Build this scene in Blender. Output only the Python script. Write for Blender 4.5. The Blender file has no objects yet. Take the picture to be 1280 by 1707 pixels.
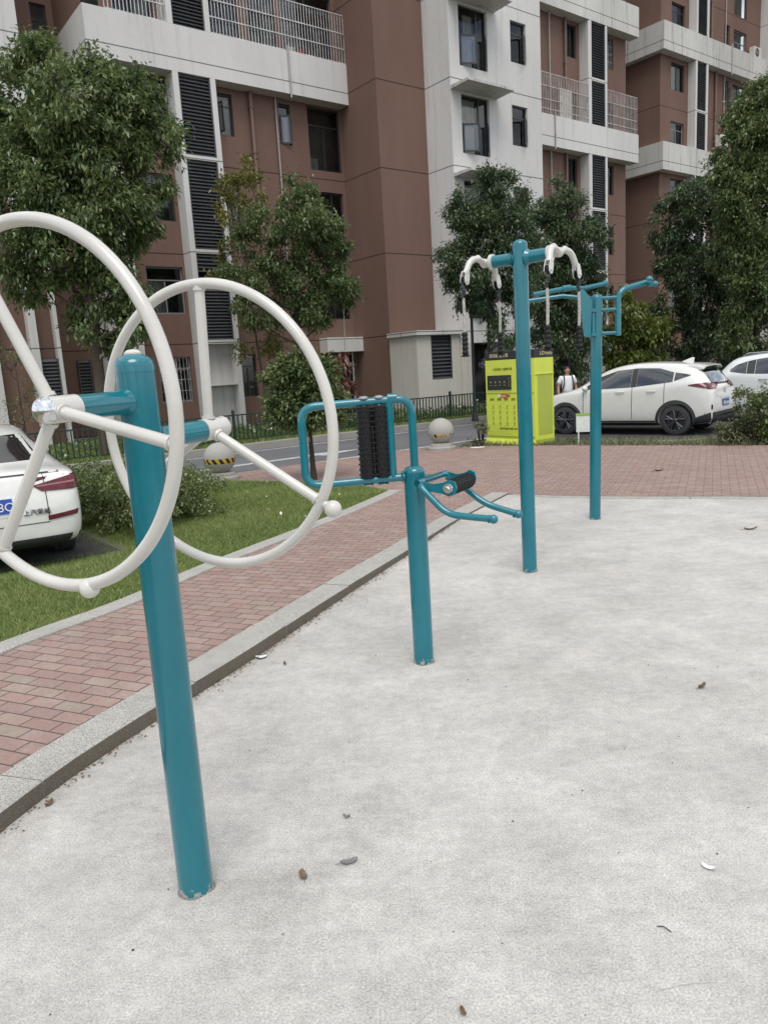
import bpy, math, random
import numpy as np
from mathutils import Vector, Matrix
from mathutils.bvhtree import BVHTree
R = math.radians
PI = math.pi
C = bpy.context.scene.collection
rng = np.random.default_rng(7)
random.seed(7)

# ------------------------------------------------------------------ view geometry (used to measure where things stand)
CAMF, CAMP, CAMR, CAMH = 1251.7, 0.18627, -0.060078, 1.68
Fv = np.array([0, math.cos(CAMP), -math.sin(CAMP)])
R0 = np.array([1.0, 0, 0]); U0 = np.cross(R0, Fv)
Rv = math.cos(CAMR) * R0 + math.sin(CAMR) * U0
Uv = -math.sin(CAMR) * R0 + math.cos(CAMR) * U0
CP = np.array([0, 0, CAMH])
def ray(u, v): return Rv * (u - 640) / CAMF - Uv * (v - 853.5) / CAMF + Fv
def G(u, v, z=0.0):
    d = ray(u, v); return CP + d * ((z - CAMH) / d[2])
def AY(u, v, y):
    d = ray(u, v); return CP + d * (y / d[1])
YA = 0.647658
Ad = np.array([math.cos(YA), math.sin(YA), 0]); Bd = np.array([-math.sin(YA), math.cos(YA), 0])
OB = np.array([0.61009, 28.36344, 0.0])
def W(a, b, z): return OB + Ad * a + Bd * b + np.array([0, 0, z])
def aty(u, v, y): return Vector(AY(u, v, y))

# ------------------------------------------------------------------ object helpers
def link(o, parent=None):
    C.objects.link(o)
    if parent is not None: o.parent = parent
    return o
def tag(o, label, cat, group=None):
    o['label'] = label; o['category'] = cat
    if group: o['group'] = group
    return o
def thing(name, label, cat, loc=(0, 0, 0), rz=0, group=None):
    o = bpy.data.objects.new(name, None); link(o)
    o.location = Vector(loc); o.rotation_euler = (0, 0, rz); o.empty_display_size = .1
    return tag(o, label, cat, group)

def frame(z):
    z = Vector(z).normalized()
    x = Vector((0, 0, 1)).cross(z)
    if x.length < 1e-4: x = Vector((1, 0, 0))
    x.normalize(); return x, z.cross(x), z

class MB:
    def __init__(s): s.v = []; s.f = []; s.m = []; s.mi = 0
    def add(s, vs, fs):
        n = len(s.v); s.v += [tuple(p) for p in vs]
        s.f += [tuple(i + n for i in f) for f in fs]; s.m += [s.mi] * len(fs); return s
    def box(s, x0, x1, y0, y1, z0, z1, M=None, bev=0):
        if bev > 0:
            b = bev; vs = []; 
            for (z, i) in ((z0, b), (z0 + b, 0), (z1 - b, 0), (z1, b)):
                c = [(x0 + i + b, y0 + i), (x1 - i - b, y0 + i), (x1 - i, y0 + i + b), (x1 - i, y1 - i - b), (x1 - i - b, y1 - i), (x0 + i + b, y1 - i), (x0 + i, y1 - i - b), (x0 + i, y0 + i + b)]
                vs += [(x, y, z) for x, y in c]
            fs = [tuple(range(7, -1, -1)), tuple(range(24, 32))]
            for k in range(3):
                for j in range(8):
                    a = k * 8 + j; c = k * 8 + (j + 1) % 8; fs.append((a, c, c + 8, a + 8))
        else:
            vs = [(x0, y0, z0), (x1, y0, z0), (x1, y1, z0), (x0, y1, z0), (x0, y0, z1), (x1, y0, z1), (x1, y1, z1), (x0, y1, z1)]
            fs = [(3, 2, 1, 0), (4, 5, 6, 7), (0, 1, 5, 4), (1, 2, 6, 5), (2, 3, 7, 6), (3, 0, 4, 7)]
        if M is not None: vs = [M @ Vector(p) for p in vs]
        return s.add(vs, fs)
    def quad(s, *p): return s.add(p, [tuple(range(len(p)))])
    def tube(s, pts, r, n=14, caps=True, closed=False, rs=None):
        pts = [Vector(p) for p in pts]; m = len(pts)
        T = []
        for i in range(m):
            a = pts[(i - 1) % m] if (closed or i) else pts[0]
            b = pts[(i + 1) % m] if (closed or i < m - 1) else pts[-1]
            T.append((b - a).normalized())
        x, y, _ = frame(T[0]); vs = []
        for i in range(m):
            x = (x - T[i] * x.dot(T[i])).normalized(); y = T[i].cross(x)
            rr = rs[i] if rs else r
            for k in range(n):
                t = 2 * PI * k / n; vs.append(pts[i] + (x * math.cos(t) + y * math.sin(t)) * rr)
        fs = []
        for i in range(m if closed else m - 1):
            for k in range(n):
                a = i * n + k; b = i * n + (k + 1) % n; j = ((i + 1) % m) * n
                fs.append((a, b, j + (k + 1) % n, j + k))
        if caps and not closed:
            fs.append(tuple(range(n - 1, -1, -1))); fs.append(tuple(range((m - 1) * n, m * n)))
        return s.add(vs, fs)
    def lathe(s, prof, o=(0, 0, 0), ax=(0, 0, 1), n=24):
        x, y, z = frame(ax); o = Vector(o); vs = []; fs = []
        for (r, h) in prof:
            for k in range(n):
                t = 2 * PI * k / n; vs.append(o + z * h + (x * math.cos(t) + y * math.sin(t)) * max(r, 1e-5))
        for i in range(len(prof) - 1):
            for k in range(n):
                a = i * n + k; b = i * n + (k + 1) % n; fs.append((a, b, b + n, a + n))
        fs.append(tuple(range(n - 1, -1, -1))); fs.append(tuple(range((len(prof) - 1) * n, len(prof) * n)))
        return s.add(vs, fs)
    def sphere(s, c, r, n=16, m=10, sc=(1, 1, 1)):
        prof = [(r * math.sin(PI * i / m), -r * math.cos(PI * i / m)) for i in range(m + 1)]
        t = MB(); t.lathe(prof, n=n); c = Vector(c)
        return s.add([(c.x + p[0] * sc[0], c.y + p[1] * sc[1], c.z + p[2] * sc[2]) for p in t.v], t.f)
    def prism(s, poly, z0, z1):
        n = len(poly); vs = [(p[0], p[1], z0) for p in poly] + [(p[0], p[1], z1) for p in poly]
        fs = [tuple(range(n - 1, -1, -1)), tuple(range(n, 2 * n))] + [(i, (i + 1) % n, (i + 1) % n + n, i + n) for i in range(n)]
        return s.add(vs, fs)
    def text(s, txt, org, xd, yd, size, ext=.001, align='LEFT'):
        cu = bpy.data.curves.new('lettering', 'FONT'); cu.body = txt; cu.size = size; cu.extrude = ext; cu.align_x = align; cu.resolution_u = 3
        o = bpy.data.objects.new('lettering', cu); C.objects.link(o)
        dg = bpy.context.evaluated_depsgraph_get(); dg.update()
        me = bpy.data.meshes.new_from_object(o.evaluated_get(dg))
        xd = Vector(xd).normalized(); yd = Vector(yd).normalized(); zd = xd.cross(yd); org = Vector(org)
        s.add([org + xd * v.co.x + yd * v.co.y + zd * v.co.z for v in me.vertices], [tuple(p.vertices) for p in me.polygons])
        bpy.data.objects.remove(o); bpy.data.meshes.remove(me); bpy.data.curves.remove(cu); return s
    def build(s, name, mats, parent=None, smooth=True, ang=38, inv=None):
        me = bpy.data.meshes.new(name)
        vs = s.v
        if inv is not None: vs = [inv @ Vector(p) for p in vs]
        me.from_pydata([tuple(p) for p in vs], [], s.f)
        if not isinstance(mats, (list, tuple)): mats = [mats]
        for m in mats: me.materials.append(m)
        if len(mats) > 1: me.polygons.foreach_set('material_index', s.m)
        if smooth:
            me.polygons.foreach_set('use_smooth', [True] * len(me.polygons)); me.set_sharp_from_angle(angle=R(ang))
        me.update()
        return link(bpy.data.objects.new(name, me), parent)

def fillet(pts, r, n=7):
    pts = [Vector(p) for p in pts]; out = [pts[0]]
    for i in range(1, len(pts) - 1):
        p = pts[i]; a = (pts[i - 1] - p); b = (pts[i + 1] - p)
        ra = min(r, a.length * .49, b.length * .49)
        p0 = p + a.normalized() * ra; p1 = p + b.normalized() * ra
        for k in range(n + 1):
            t = k / n; out.append(p0 * (1 - t) ** 2 + p * 2 * t * (1 - t) + p1 * t * t)
    out.append(pts[-1]); return out

# ------------------------------------------------------------------ materials
class NT:
    def __init__(s, name):
        s.m = bpy.data.materials.new(name); s.m.use_nodes = True; s.t = s.m.node_tree; s.b = s.t.nodes['Principled BSDF']; s.o = s.t.nodes['Material Output']
    def n(s, typ, **k):
        x = s.t.nodes.new(typ)
        for a, b in k.items():
            if a[0] == 'i' and a[1:].isdigit(): x.inputs[int(a[1:])].default_value = b
            elif hasattr(x, a): setattr(x, a, b)
            else: x.inputs[a].default_value = b
        return x
    def l(s, a, b): s.t.links.new(a, b)
    def coord(s, scale=(1, 1, 1), out='Object'):
        c = s.n('ShaderNodeTexCoord'); mp = s.n('ShaderNodeMapping'); mp.inputs['Scale'].default_value = scale
        s.l(c.outputs[out], mp.inputs['Vector']); return mp.outputs[0]
    def noise(s, vec, scale, detail=4, rough=.6):
        x = s.n('ShaderNodeTexNoise'); x.inputs['Scale'].default_value = scale; x.inputs['Detail'].default_value = detail; x.inputs['Roughness'].default_value = rough
        if vec is not None: s.l(vec, x.inputs['Vector'])
        return x.outputs['Fac']
    def ramp(s, fac, stops):
        x = s.n('ShaderNodeValToRGB'); e = x.color_ramp.elements
        while len(e) < len(stops): e.new(.5)
        for k, (p, c) in enumerate(stops):
            e[k].position = p; e[k].color = (*c, 1) if not isinstance(c, (int, float)) else (c, c, c, 1)
        s.l(fac, x.inputs[0]); return x.outputs[0]
    def mix(s, fac, a, b, mode='MIX'):
        x = s.n('ShaderNodeMix', data_type='RGBA', blend_type=mode)
        for sock, v in ((x.inputs[0], fac), (x.inputs[6], a), (x.inputs[7], b)):
            if isinstance(v, (int, float)): sock.default_value = v
            elif isinstance(v, tuple): sock.default_value = (*v, 1) if len(v) == 3 else v
            else: s.l(v, sock)
        return x.outputs[2]
    def math(s, op, a, b=0.0, clamp=False):
        x = s.n('ShaderNodeMath', operation=op, use_clamp=clamp)
        for sock, v in ((x.inputs[0], a), (x.inputs[1], b)):
            if isinstance(v, (int, float)): sock.default_value = v
            else: s.l(v, sock)
        return x.outputs[0]
    def bump(s, h, strength=.3, dist=.01):
        x = s.n('ShaderNodeBump'); x.inputs['Strength'].default_value = strength; x.inputs['Distance'].default_value = dist
        s.l(h, x.inputs['Height']); s.l(x.outputs[0], s.b.inputs['Normal'])
    def col(s, c):
        if isinstance(c, tuple): s.b.inputs['Base Color'].default_value = (*c, 1)
        else: s.l(c, s.b.inputs['Base Color'])
    def set(s, rough=.5, metal=0, coat=0, spec=.5):
        s.b.inputs['Roughness'].default_value = rough; s.b.inputs['Metallic'].default_value = metal
        s.b.inputs['Coat Weight'].default_value = coat; s.b.inputs['Coat Roughness'].default_value = .08
        s.b.inputs['Specular IOR Level'].default_value = spec; return s

def plain(name, c, rough=.5, metal=0, coat=0, var=.12, scale=9, bump=0, spec=.5):
    t = NT(name).set(rough, metal, coat, spec)
    f = t.noise(t.coord(), scale, 5)
    t.col(t.ramp(f, [(.3, tuple(x * (1 - var) for x in c)), (.7, tuple(min(1, x * (1 + var)) for x in c))]))
    if bump: t.bump(f, bump, .004)
    return t.m

M = {}
def paint(name, c, rough, wear, spec=.5, chips=False):
    """gloss powder coat: faint tonal drift, dust and a slight orange-peel"""
    t = NT(name).set(rough, 0, .35, spec); co = t.coord()
    f = t.noise(co, 3, 4); base = t.ramp(f, [(.3, tuple(x * .9 for x in c)), (.7, tuple(x * 1.08 for x in c))])
    d = t.noise(co, 60, 6, .7)
    k = t.ramp(d, [(.62, 0.0), (.80, wear)])
    base = t.mix(k, base, tuple(min(1, x * .8 + .10) for x in c))
    sc_ = t.noise(t.coord((1, 1, .10)), 38, 4, .65); base = t.mix(t.ramp(sc_, [(.66, 0.0), (.74, .16)]), base, tuple(x * .55 + .06 for x in c))
    if chips:
        sx = t.n('ShaderNodeSeparateXYZ'); t.l(co, sx.inputs[0]); cn = t.noise(co, 42, 5, .7)
        lim = t.math('MULTIPLY', t.math('SUBTRACT', cn, .47), .20); base = t.mix(t.math('LESS_THAN', sx.outputs[2], lim), base, (.34, .32, .30))
    t.col(base)
    t.bump(t.noise(co, 160, 2), .04, .002)
    rr = t.ramp(t.noise(co, 12, 5), [(.3, rough * .8), (.75, min(1, rough * 1.6))]); t.l(rr, t.b.inputs['Roughness'])
    return t.m
M['teal'] = paint('teal_paint', (.001, .145, .188), .15, .05, .6, True)
M['cream'] = paint('cream_paint', (.56, .545, .505), .20, .10)
M['black'] = plain('black_rubber', (.007, .007, .008), .5, spec=.35)
M['blackmatt'] = plain('matt_black_plastic', (.030, .031, .034), .6)
M['steel'] = plain('polished_steel', (.72, .73, .74), .16, 1, var=.04)
M['dull_steel'] = plain('brushed_steel', (.45, .46, .47), .32, 1)
M['rope'] = plain('grey_rope', (.38, .36, .33), .8, var=.3, scale=60)
M['tyre'] = plain('tyre_rubber', (.038, .038, .040), .8, var=.25)
M['rim'] = plain('black_alloy', (.10, .10, .11), .22, .8)
M['carwhite'] = plain('white_car_paint', (.66, .66, .63), .25, 0, .9, var=.03)
M['carwhite2'] = plain('cool_white_car_paint', (.68, .70, .70), .25, 0, .9, var=.03)
M['carglass'] = plain('tinted_car_glass', (.012, .014, .016), .03, 0, 1, var=.05, spec=.9)
M['tail'] = plain('red_tail_lens', (.085, .003, .007), .18, 0, .25, var=.4, scale=14)
M['tailpale'] = plain('clear_lens', (.30, .10, .10), .15, 0, 1)
M['chrome'] = plain('chrome', (.6, .6, .6), .15, 1)
M['plate'] = plain('blue_plate', (.012, .055, .32), .35, var=.06)
M['platewhite'] = plain('plate_white', (.75, .76, .78), .4, var=.03)
M['dark'] = plain('dark_gap', (.01, .01, .01), .8)
M['lime'] = plain('lime_cabinet_paint', (.56, .64, .07), .45, 0, .2, var=.05, scale=3)
M['limedark'] = plain('lime_door_paint', (.36, .42, .06), .45, 0, .1, var=.06, scale=3)
M['cabblack'] = plain('black_cabinet_trim', (.014, .015, .018), .4)
M['screen'] = plain('dark_screen', (.012, .014, .02), .08, 0, 1)
M['ink'] = plain('black_print', (.05, .055, .012), .6)
M['ink2'] = plain('grey_print', (.24, .28, .02), .6)
M['headprint'] = plain('pale_header_letters', (.62, .58, .34), .5)
M['red'] = plain('red_badge', (.45, .06, .02), .5)
M['white'] = plain('white_print', (.75, .74, .70), .5)
M['fence'] = plain('green_fence_paint', (.008, .030, .022), .4, var=.25)
M['skin'] = plain('skin', (.42, .23, .16), .5, var=.08)
M['hair'] = plain('black_hair', (.012, .01, .01), .5)
M['shirt'] = plain('white_cotton', (.70, .70, .70), .85, var=.06, scale=14, bump=.2)
M['shorts'] = plain('dark_shorts', (.03, .03, .035), .85)
M['strap'] = plain('black_strap', (.015, .016, .02), .7)
M['bark'] = plain('bark', (.085, .065, .048), .9, var=.45, scale=25, bump=.6)
M['bark_dark'] = plain('dark_bark', (.045, .034, .028), .9, var=.4, scale=25, bump=.6)
M['frame'] = plain('dark_window_frame', (.030, .033, .038), .35)
M['framegrey'] = plain('grey_window_frame', (.20, .20, .21), .45)
M['louvre'] = plain('grey_louvre', (.055, .058, .064), .5, var=.25, scale=2)
M['grille'] = plain('steel_grille', (.50, .49, .48), .4, .2, var=.3, scale=3)
M['grille_old'] = plain('aged_grille', (.40, .37, .35), .5, .1, var=.3, scale=3)
M['curtain'] = plain('pale_curtain', (.62, .60, .55), .9, var=.2, scale=4)
M['pipe'] = plain('brown_pipe', (.17, .105, .085), .5)
M['pipegrey'] = plain('grey_pipe', (.34, .32, .31), .5)
M['acwhite'] = plain('aged_white_plastic', (.58, .56, .50), .5)
M['inside'] = plain('dark_room', (.22, .22, .21), .9, var=.5, scale=.9)
M['leafdry'] = plain('dry_leaf', (.16, .11, .07), .8, var=.4, scale=40)
M['leafgrey'] = plain('grey_leaf', (.19, .19, .18), .8, var=.3, scale=40)
M['paper'] = plain('white_paper', (.72, .73, .72), .7, var=.1, scale=30)
M['petal'] = plain('white_petals', (.75, .73, .66), .8)
M['soil'] = plain('bare_soil', (.10, .085, .06), .95, var=.45, scale=14, bump=.5)
M['boxwhite'] = plain('white_sign_board', (.62, .65, .62), .5)
M['green'] = plain('green_trim', (.25, .42, .10), .5)

def render_wall(name, c, c2, groove=True, streak=.5, stain=(.16, .15, .135)):
    """painted render: soft tonal patches, rain streaks running down, a joint at every storey"""
    t = NT(name).set(.88, 0, 0, .25); co = t.coord()
    big = t.noise(t.coord((.35, .35, .12)), 1.0, 5, .6)
    base = t.ramp(big, [(.32, c), (.68, c2)])
    st = t.noise(t.coord((3.2, 3.2, .16)), 1.6, 6, .7)
    k = t.ramp(st, [(.54, 0.0), (.78, streak)])
    base = t.mix(k, base, stain)
    fine = t.noise(co, 30, 5, .7)
    base = t.mix(.10, base, t.ramp(fine, [(.3, 0.0), (.7, 1.0)]), 'OVERLAY')
    if groove:
        sx = t.n('ShaderNodeSeparateXYZ'); t.l(co, sx.inputs[0])
        z = t.math('MODULO', t.math('ADD', sx.outputs[2], -.03 + 2.9 + .018), 2.9)
        g = t.math('LESS_THAN', z, .036)
        base = t.mix(t.math('MULTIPLY', g, .8), base, tuple(x * .12 for x in c))
    t.col(base); t.bump(fine, .15, .004); return t.m
M['wallwhite'] = render_wall('white_render', (.52, .508, .492), (.63, .618, .605), streak=.38)
M['wallwhite_old'] = render_wall('weathered_white_render', (.44, .43, .405), (.60, .59, .56), streak=1.0, stain=(.10, .095, .085))
M['brown'] = render_wall('brown_render', (.150, .090, .072), (.190, .119, .096), streak=.42, stain=(.125, .085, .074))
M['cream_wall'] = render_wall('cream_render', (.46, .44, .40), (.55, .53, .48), groove=False, streak=.3)

def glass(name='window_glass', ior=1.6):
    t = NT(name); t.t.nodes.remove(t.b)
    tr = t.n('ShaderNodeBsdfTransparent'); tr.inputs[0].default_value = (.62, .67, .67, 1)
    gl = t.n('ShaderNodeBsdfGlossy'); gl.inputs['Roughness'].default_value = .02
    fr = t.n('ShaderNodeFresnel'); fr.inputs[0].default_value = ior
    bp = t.n('ShaderNodeBump'); bp.inputs['Strength'].default_value = .05; bp.inputs['Distance'].default_value = .02
    t.l(t.noise(t.coord(), 1.1, 2), bp.inputs['Height']); t.l(bp.outputs[0], gl.inputs['Normal'])
    mx = t.n('ShaderNodeMixShader'); t.l(t.math('ADD', fr.outputs[0], .01), mx.inputs[0]); t.l(tr.outputs[0], mx.inputs[1]); t.l(gl.outputs[0], mx.inputs[2])
    t.l(mx.outputs[0], t.o.inputs['Surface']); return t.m
M['glass'] = glass(); M['glass2'] = glass('sash_glass', 2.3)

def leafmat(name, dark, mid, light, trans=.34, rough=.34):
    t = NT(name).set(rough, 0, 0, .6)
    gi = t.n('ShaderNodeNewGeometry')
    c = t.ramp(gi.outputs['Random Per Island'], [(0, dark), (.55, mid), (1, light)])
    big = t.noise(t.coord((1, 1, 1)), .9, 2)
    c = t.mix(t.ramp(big, [(.4, 0.0), (.68, .55)]), c, light)
    t.col(c)
    tl = t.n('ShaderNodeBsdfTranslucent'); t.l(c, tl.inputs[0])
    mx = t.n('ShaderNodeMixShader'); mx.inputs[0].default_value = trans
    t.l(t.b.outputs[0], mx.inputs[1]); t.l(tl.outputs[0], mx.inputs[2]); t.l(mx.outputs[0], t.o.inputs['Surface']); return t.m
M['leaf_big'] = leafmat('glossy_leaf', (0.055, 0.103, 0.038), (0.094, 0.150, 0.055), (0.241, 0.299, 0.114))
M['leaf_mid'] = leafmat('green_leaf', (0.055, 0.106, 0.038), (0.094, 0.147, 0.053), (0.193, 0.238, 0.090))
M['leaf_dark'] = leafmat('dark_leaf', (0.039, 0.079, 0.041), (0.063, 0.109, 0.053), (0.131, 0.174, 0.079))
M['leaf_lawn'] = leafmat('evergreen_leaf', (0.044, 0.081, 0.033), (0.077, 0.125, 0.046), (0.237, 0.275, 0.094))
M['leaf_yellow'] = leafmat('yellow_green_leaf', (.10, .12, .03), (.16, .17, .04), (.26, .24, .07))
M['leaf_lime'] = leafmat('fresh_leaf', (0.075, 0.112, 0.024), (0.125, 0.169, 0.033), (0.213, 0.250, 0.055))
M['leaf_red'] = leafmat('red_leaf', (.09, .035, .028), (.15, .062, .048), (.24, .125, .095))
M['leaf_hedge'] = leafmat('hedge_leaf', (0.058, 0.095, 0.034), (0.103, 0.152, 0.050), (0.207, 0.245, 0.090))
M['grass'] = leafmat('grass_blade', (0.095, 0.152, 0.032), (0.151, 0.220, 0.047), (0.302, 0.342, 0.116), .3, .6)
M['weed'] = leafmat('weed_leaf', (.075, .10, .045), (.125, .15, .07), (.26, .25, .14), .3, .6)

def concrete():
    t = NT('court_concrete').set(.85, 0, 0, .3); co = t.coord()
    big = t.noise(co, .5, 13, .66); mid = t.noise(co, 3.2, 12, .74); fine = t.noise(co, 150, 4, .75); med = t.noise(co, 19, 9, .8)
    c = t.ramp(big, [(.32, (.372, .356, .328)), (.48, (.432, .416, .388)), (.66, (.492, .476, .446))])
    c = t.mix(.32, c, t.ramp(mid, [(.30, .22), (.70, .78)]), 'OVERLAY')
    c = t.mix(.34, c, t.ramp(med, [(.28, .2), (.72, .8)]), 'OVERLAY')
    c = t.mix(.75, c, t.ramp(fine, [(.28, .18), (.72, .82)]), 'OVERLAY')
    pt = t.noise(co, 1.1, 6, .55); c = t.mix(t.ramp(pt, [(.54, 0.0), (.70, .35)]), c, (.345, .331, .307))
    sp = t.noise(co, 125, 3, .6); area = t.ramp(t.noise(co, 2.6, 4), [(.42, .15), (.62, 1.0)])
    c = t.mix(t.math('MULTIPLY', t.ramp(sp, [(.57, 0.0), (.66, .62)]), area), c, (.16, .15, .135))
    c = t.mix(t.ramp(sp, [(.27, .35), (.33, 0.0)]), c, (.70, .69, .66))
    # trowel swirls stretched sideways
    sw = t.noise(t.coord((1.2, 5.0, 1)), 2.2, 7, .7)
    c = t.mix(t.ramp(sw, [(.52, 0.0), (.70, .30)]), c, (.58, .572, .55))
    v = t.n('ShaderNodeTexVoronoi', feature='F1'); v.inputs['Scale'].default_value = 26; t.l(co, v.inputs['Vector'])
    pit = t.math('LESS_THAN', v.outputs['Distance'], .045); keep = t.math('GREATER_THAN', t.noise(co, 6, 2), .52)
    c = t.mix(t.math('MULTIPLY', t.math('MULTIPLY', pit, keep), .75), c, (.10, .095, .085))
    ye = t.noise(co, 1.7, 3, .5); c = t.mix(t.ramp(ye, [(.70, 0.0), (.80, .22)]), c, (.42, .37, .22))
    # hairline scratches
    v2 = t.n('ShaderNodeTexVoronoi', feature='DISTANCE_TO_EDGE'); v2.inputs['Scale'].default_value = .42
    dn = t.n('ShaderNodeTexNoise'); dn.inputs['Scale'].default_value = 2.5
    t.l(co, dn.inputs['Vector']); mxv = t.n('ShaderNodeMix', data_type='VECTOR'); mxv.inputs[0].default_value = .08
    t.l(co, mxv.inputs[4]); t.l(dn.outputs['Color'], mxv.inputs[5]); t.l(mxv.outputs[1], v2.inputs['Vector'])
    ln = t.math('LESS_THAN', v2.outputs['Distance'], .0007); br = t.math('GREATER_THAN', t.noise(co, 2.3, 2), .56)
    c = t.mix(t.math('MULTIPLY', t.math('MULTIPLY', ln, br), .45), c, (.22, .21, .20))
    t.col(c); t.bump(t.math('ADD', t.math('MULTIPLY', fine, .6), t.math('MULTIPLY', med, .5)), .22, .005); return t.m
M['concrete'] = concrete()

def granite(name, c, sp=.5):
    t = NT(name).set(.75, 0, 0, .3); co = t.coord()
    f = t.noise(co, 190, 3, .8); b = t.noise(co, 3, 5)
    k = t.ramp(f, [(.36, tuple(x * (1 - sp) for x in c)), (.52, c), (.66, tuple(min(1, x * (1 + sp * .6)) for x in c))])
    k = t.mix(t.ramp(b, [(.45, 0.0), (.75, .55)]), k, tuple(x * .66 for x in c))
    k = t.mix(t.ramp(t.noise(co, 11, 8, .75), [(.50, 0.0), (.72, .5)]), k, tuple(x * .55 for x in c))
    t.col(k); t.bump(t.math('ADD', f, t.noise(co, 24, 6, .7)), .35, .006); return t.m
M['granite'] = granite('pale_granite', (.42, .41, .375), .75)
M['foot_dirt_shade'] = granite('dirt_and_contact_shade', (.26, .245, .22), .5)
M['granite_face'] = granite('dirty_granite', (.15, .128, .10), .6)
M['granite_ball'] = granite('stone_ball', (.36, .345, .32))
M['kerbstone'] = granite('kerb_concrete', (.30, .29, .26), .3)

def bricks(name, rot, far=False):
    t = NT(name).set(.88, 0, 0, .25)
    c = t.n('ShaderNodeTexCoord'); mp = t.n('ShaderNodeMapping'); mp.inputs['Rotation'].default_value = (0, 0, rot); t.l(c.outputs['Object'], mp.inputs['Vector'])
    b = t.n('ShaderNodeTexBrick', offset=.5, squash=1)
    for k, v in (('Scale', 1), ('Mortar Size', .0045), ('Mortar Smooth', .25), ('Brick Width', .2), ('Row Height', .1), ('Bias', 0)): b.inputs[k].default_value = v
    b.inputs['Color1'].default_value = (0, 0, 0, 1); b.inputs['Color2'].default_value = (1, 1, 1, 1); b.inputs['Mortar'].default_value = (.5, .5, .5, 1)
    t.l(mp.outputs[0], b.inputs['Vector'])
    sp = t.ramp(b.outputs['Color'], [(0, (.252, .172, .150)), (.3, (.292, .198, .172)), (.55, (.272, .188, .172)), (.8, (.320, .222, .190)), (.94, (.312, .235, .196)), (1, (.275, .228, .188))])
    big = t.noise(c.outputs['Object'], .8, 5); fine = t.noise(c.outputs['Object'], 45, 5, .75)
    k = t.mix(t.ramp(big, [(.35, .4), (.65, 0.0)]), sp, (.265, .185, .16))
    dirt = t.noise(c.outputs['Object'], 6, 6, .7)
    k = t.mix(t.ramp(dirt, [(.48, 0.0), (.72, .38)]), k, (.40, .36, .33))
    k = t.mix(.4, k, t.ramp(fine, [(.2, .2), (.8, .8)]), 'OVERLAY')
    k = t.mix(b.outputs['Fac'], k, (.085, .065, .055))
    t.col(k); t.bump(t.math('SUBTRACT', t.math('MULTIPLY', fine, .25), b.outputs['Fac']), .45, .006); return t.m
M['brick'] = bricks('brick_paving', R(24))
M['brick2'] = bricks('brick_plaza', R(24))

def asphalt():
    t = NT('road_asphalt').set(.85, 0, 0, .35); co = t.coord()
    f = t.noise(co, 90, 4, .8); b = t.noise(co, .5, 5)
    c = t.ramp(b, [(.3, (.105, .108, .115)), (.7, (.150, .152, .158))]); c = t.mix(.5, c, t.ramp(f, [(.2, .2), (.8, .8)]), 'OVERLAY')
    t.col(c); t.bump(f, .3, .004); return t.m
M['asphalt'] = asphalt()
def roadpaint():
    t = NT('worn_road_paint').set(.7); co = t.coord()
    t.col(t.mix(t.ramp(t.noise(co, 9, 6, .75), [(.44, 0.0), (.66, .8)]), (.55, .55, .54), (.15, .15, .16))); return t.m
M['roadpaint'] = roadpaint()
def earth(name, a, b2, s=2.2):
    t = NT(name).set(.95, 0, 0, .2); co = t.coord()
    c = t.ramp(t.noise(co, s, 8, .7), [(.3, a), (.7, b2)]); c = t.mix(.5, c, t.ramp(t.noise(co, 55, 4, .8), [(.2, .15), (.8, .85)]), 'OVERLAY'); t.col(c)
    t.bump(t.noise(co, 40, 5), .6, .02); return t.m
M['turf'] = earth('turf', (.075, .11, .028), (.13, .155, .05))
M['verge'] = earth('verge_soil', (.085, .082, .05), (.15, .13, .085))
M['ground'] = earth('outer_ground', (.10, .10, .08), (.14, .135, .11), .6)
M['parking'] = earth('dark_paving_and_car_shade', (.045, .045, .045), (.075, .074, .07), 3)
def warning(name, worn):
    t = NT(name).set(.7, 0, 0, .3); co = t.coord(); sx = t.n('ShaderNodeSeparateXYZ'); t.l(co, sx.inputs[0])
    f = t.noise(co, 190, 3, .8); c = (.37, .355, .33)
    stone = t.ramp(f, [(.36, tuple(x * .55 for x in c)), (.52, c), (.66, tuple(x * 1.3 for x in c))])
    ang = t.math('ARCTAN2', sx.outputs[1], sx.outputs[0])
    d = t.math('FRACT', t.math('ADD', t.math('MULTIPLY', ang, 2.2), t.math('MULTIPLY', sx.outputs[2], 5.0)))
    strp = t.mix(t.math('GREATER_THAN', d, .5), (.02, .02, .02), (.50, .34, .03))
    band = t.math('LESS_THAN', t.math('ABSOLUTE', t.math('SUBTRACT', sx.outputs[2], .335 if not worn else .30)), .042 if not worn else .035)
    wn = t.math('GREATER_THAN', t.noise(co, 9, 4), .54 if worn else .36)
    t.col(t.mix(t.math('MULTIPLY', band, wn), stone, strp)); return t.m
M['ball_new'] = warning('stone_with_warning_tape', False)
M['ball_worn'] = warning('stone_with_worn_tape', True)

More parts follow.
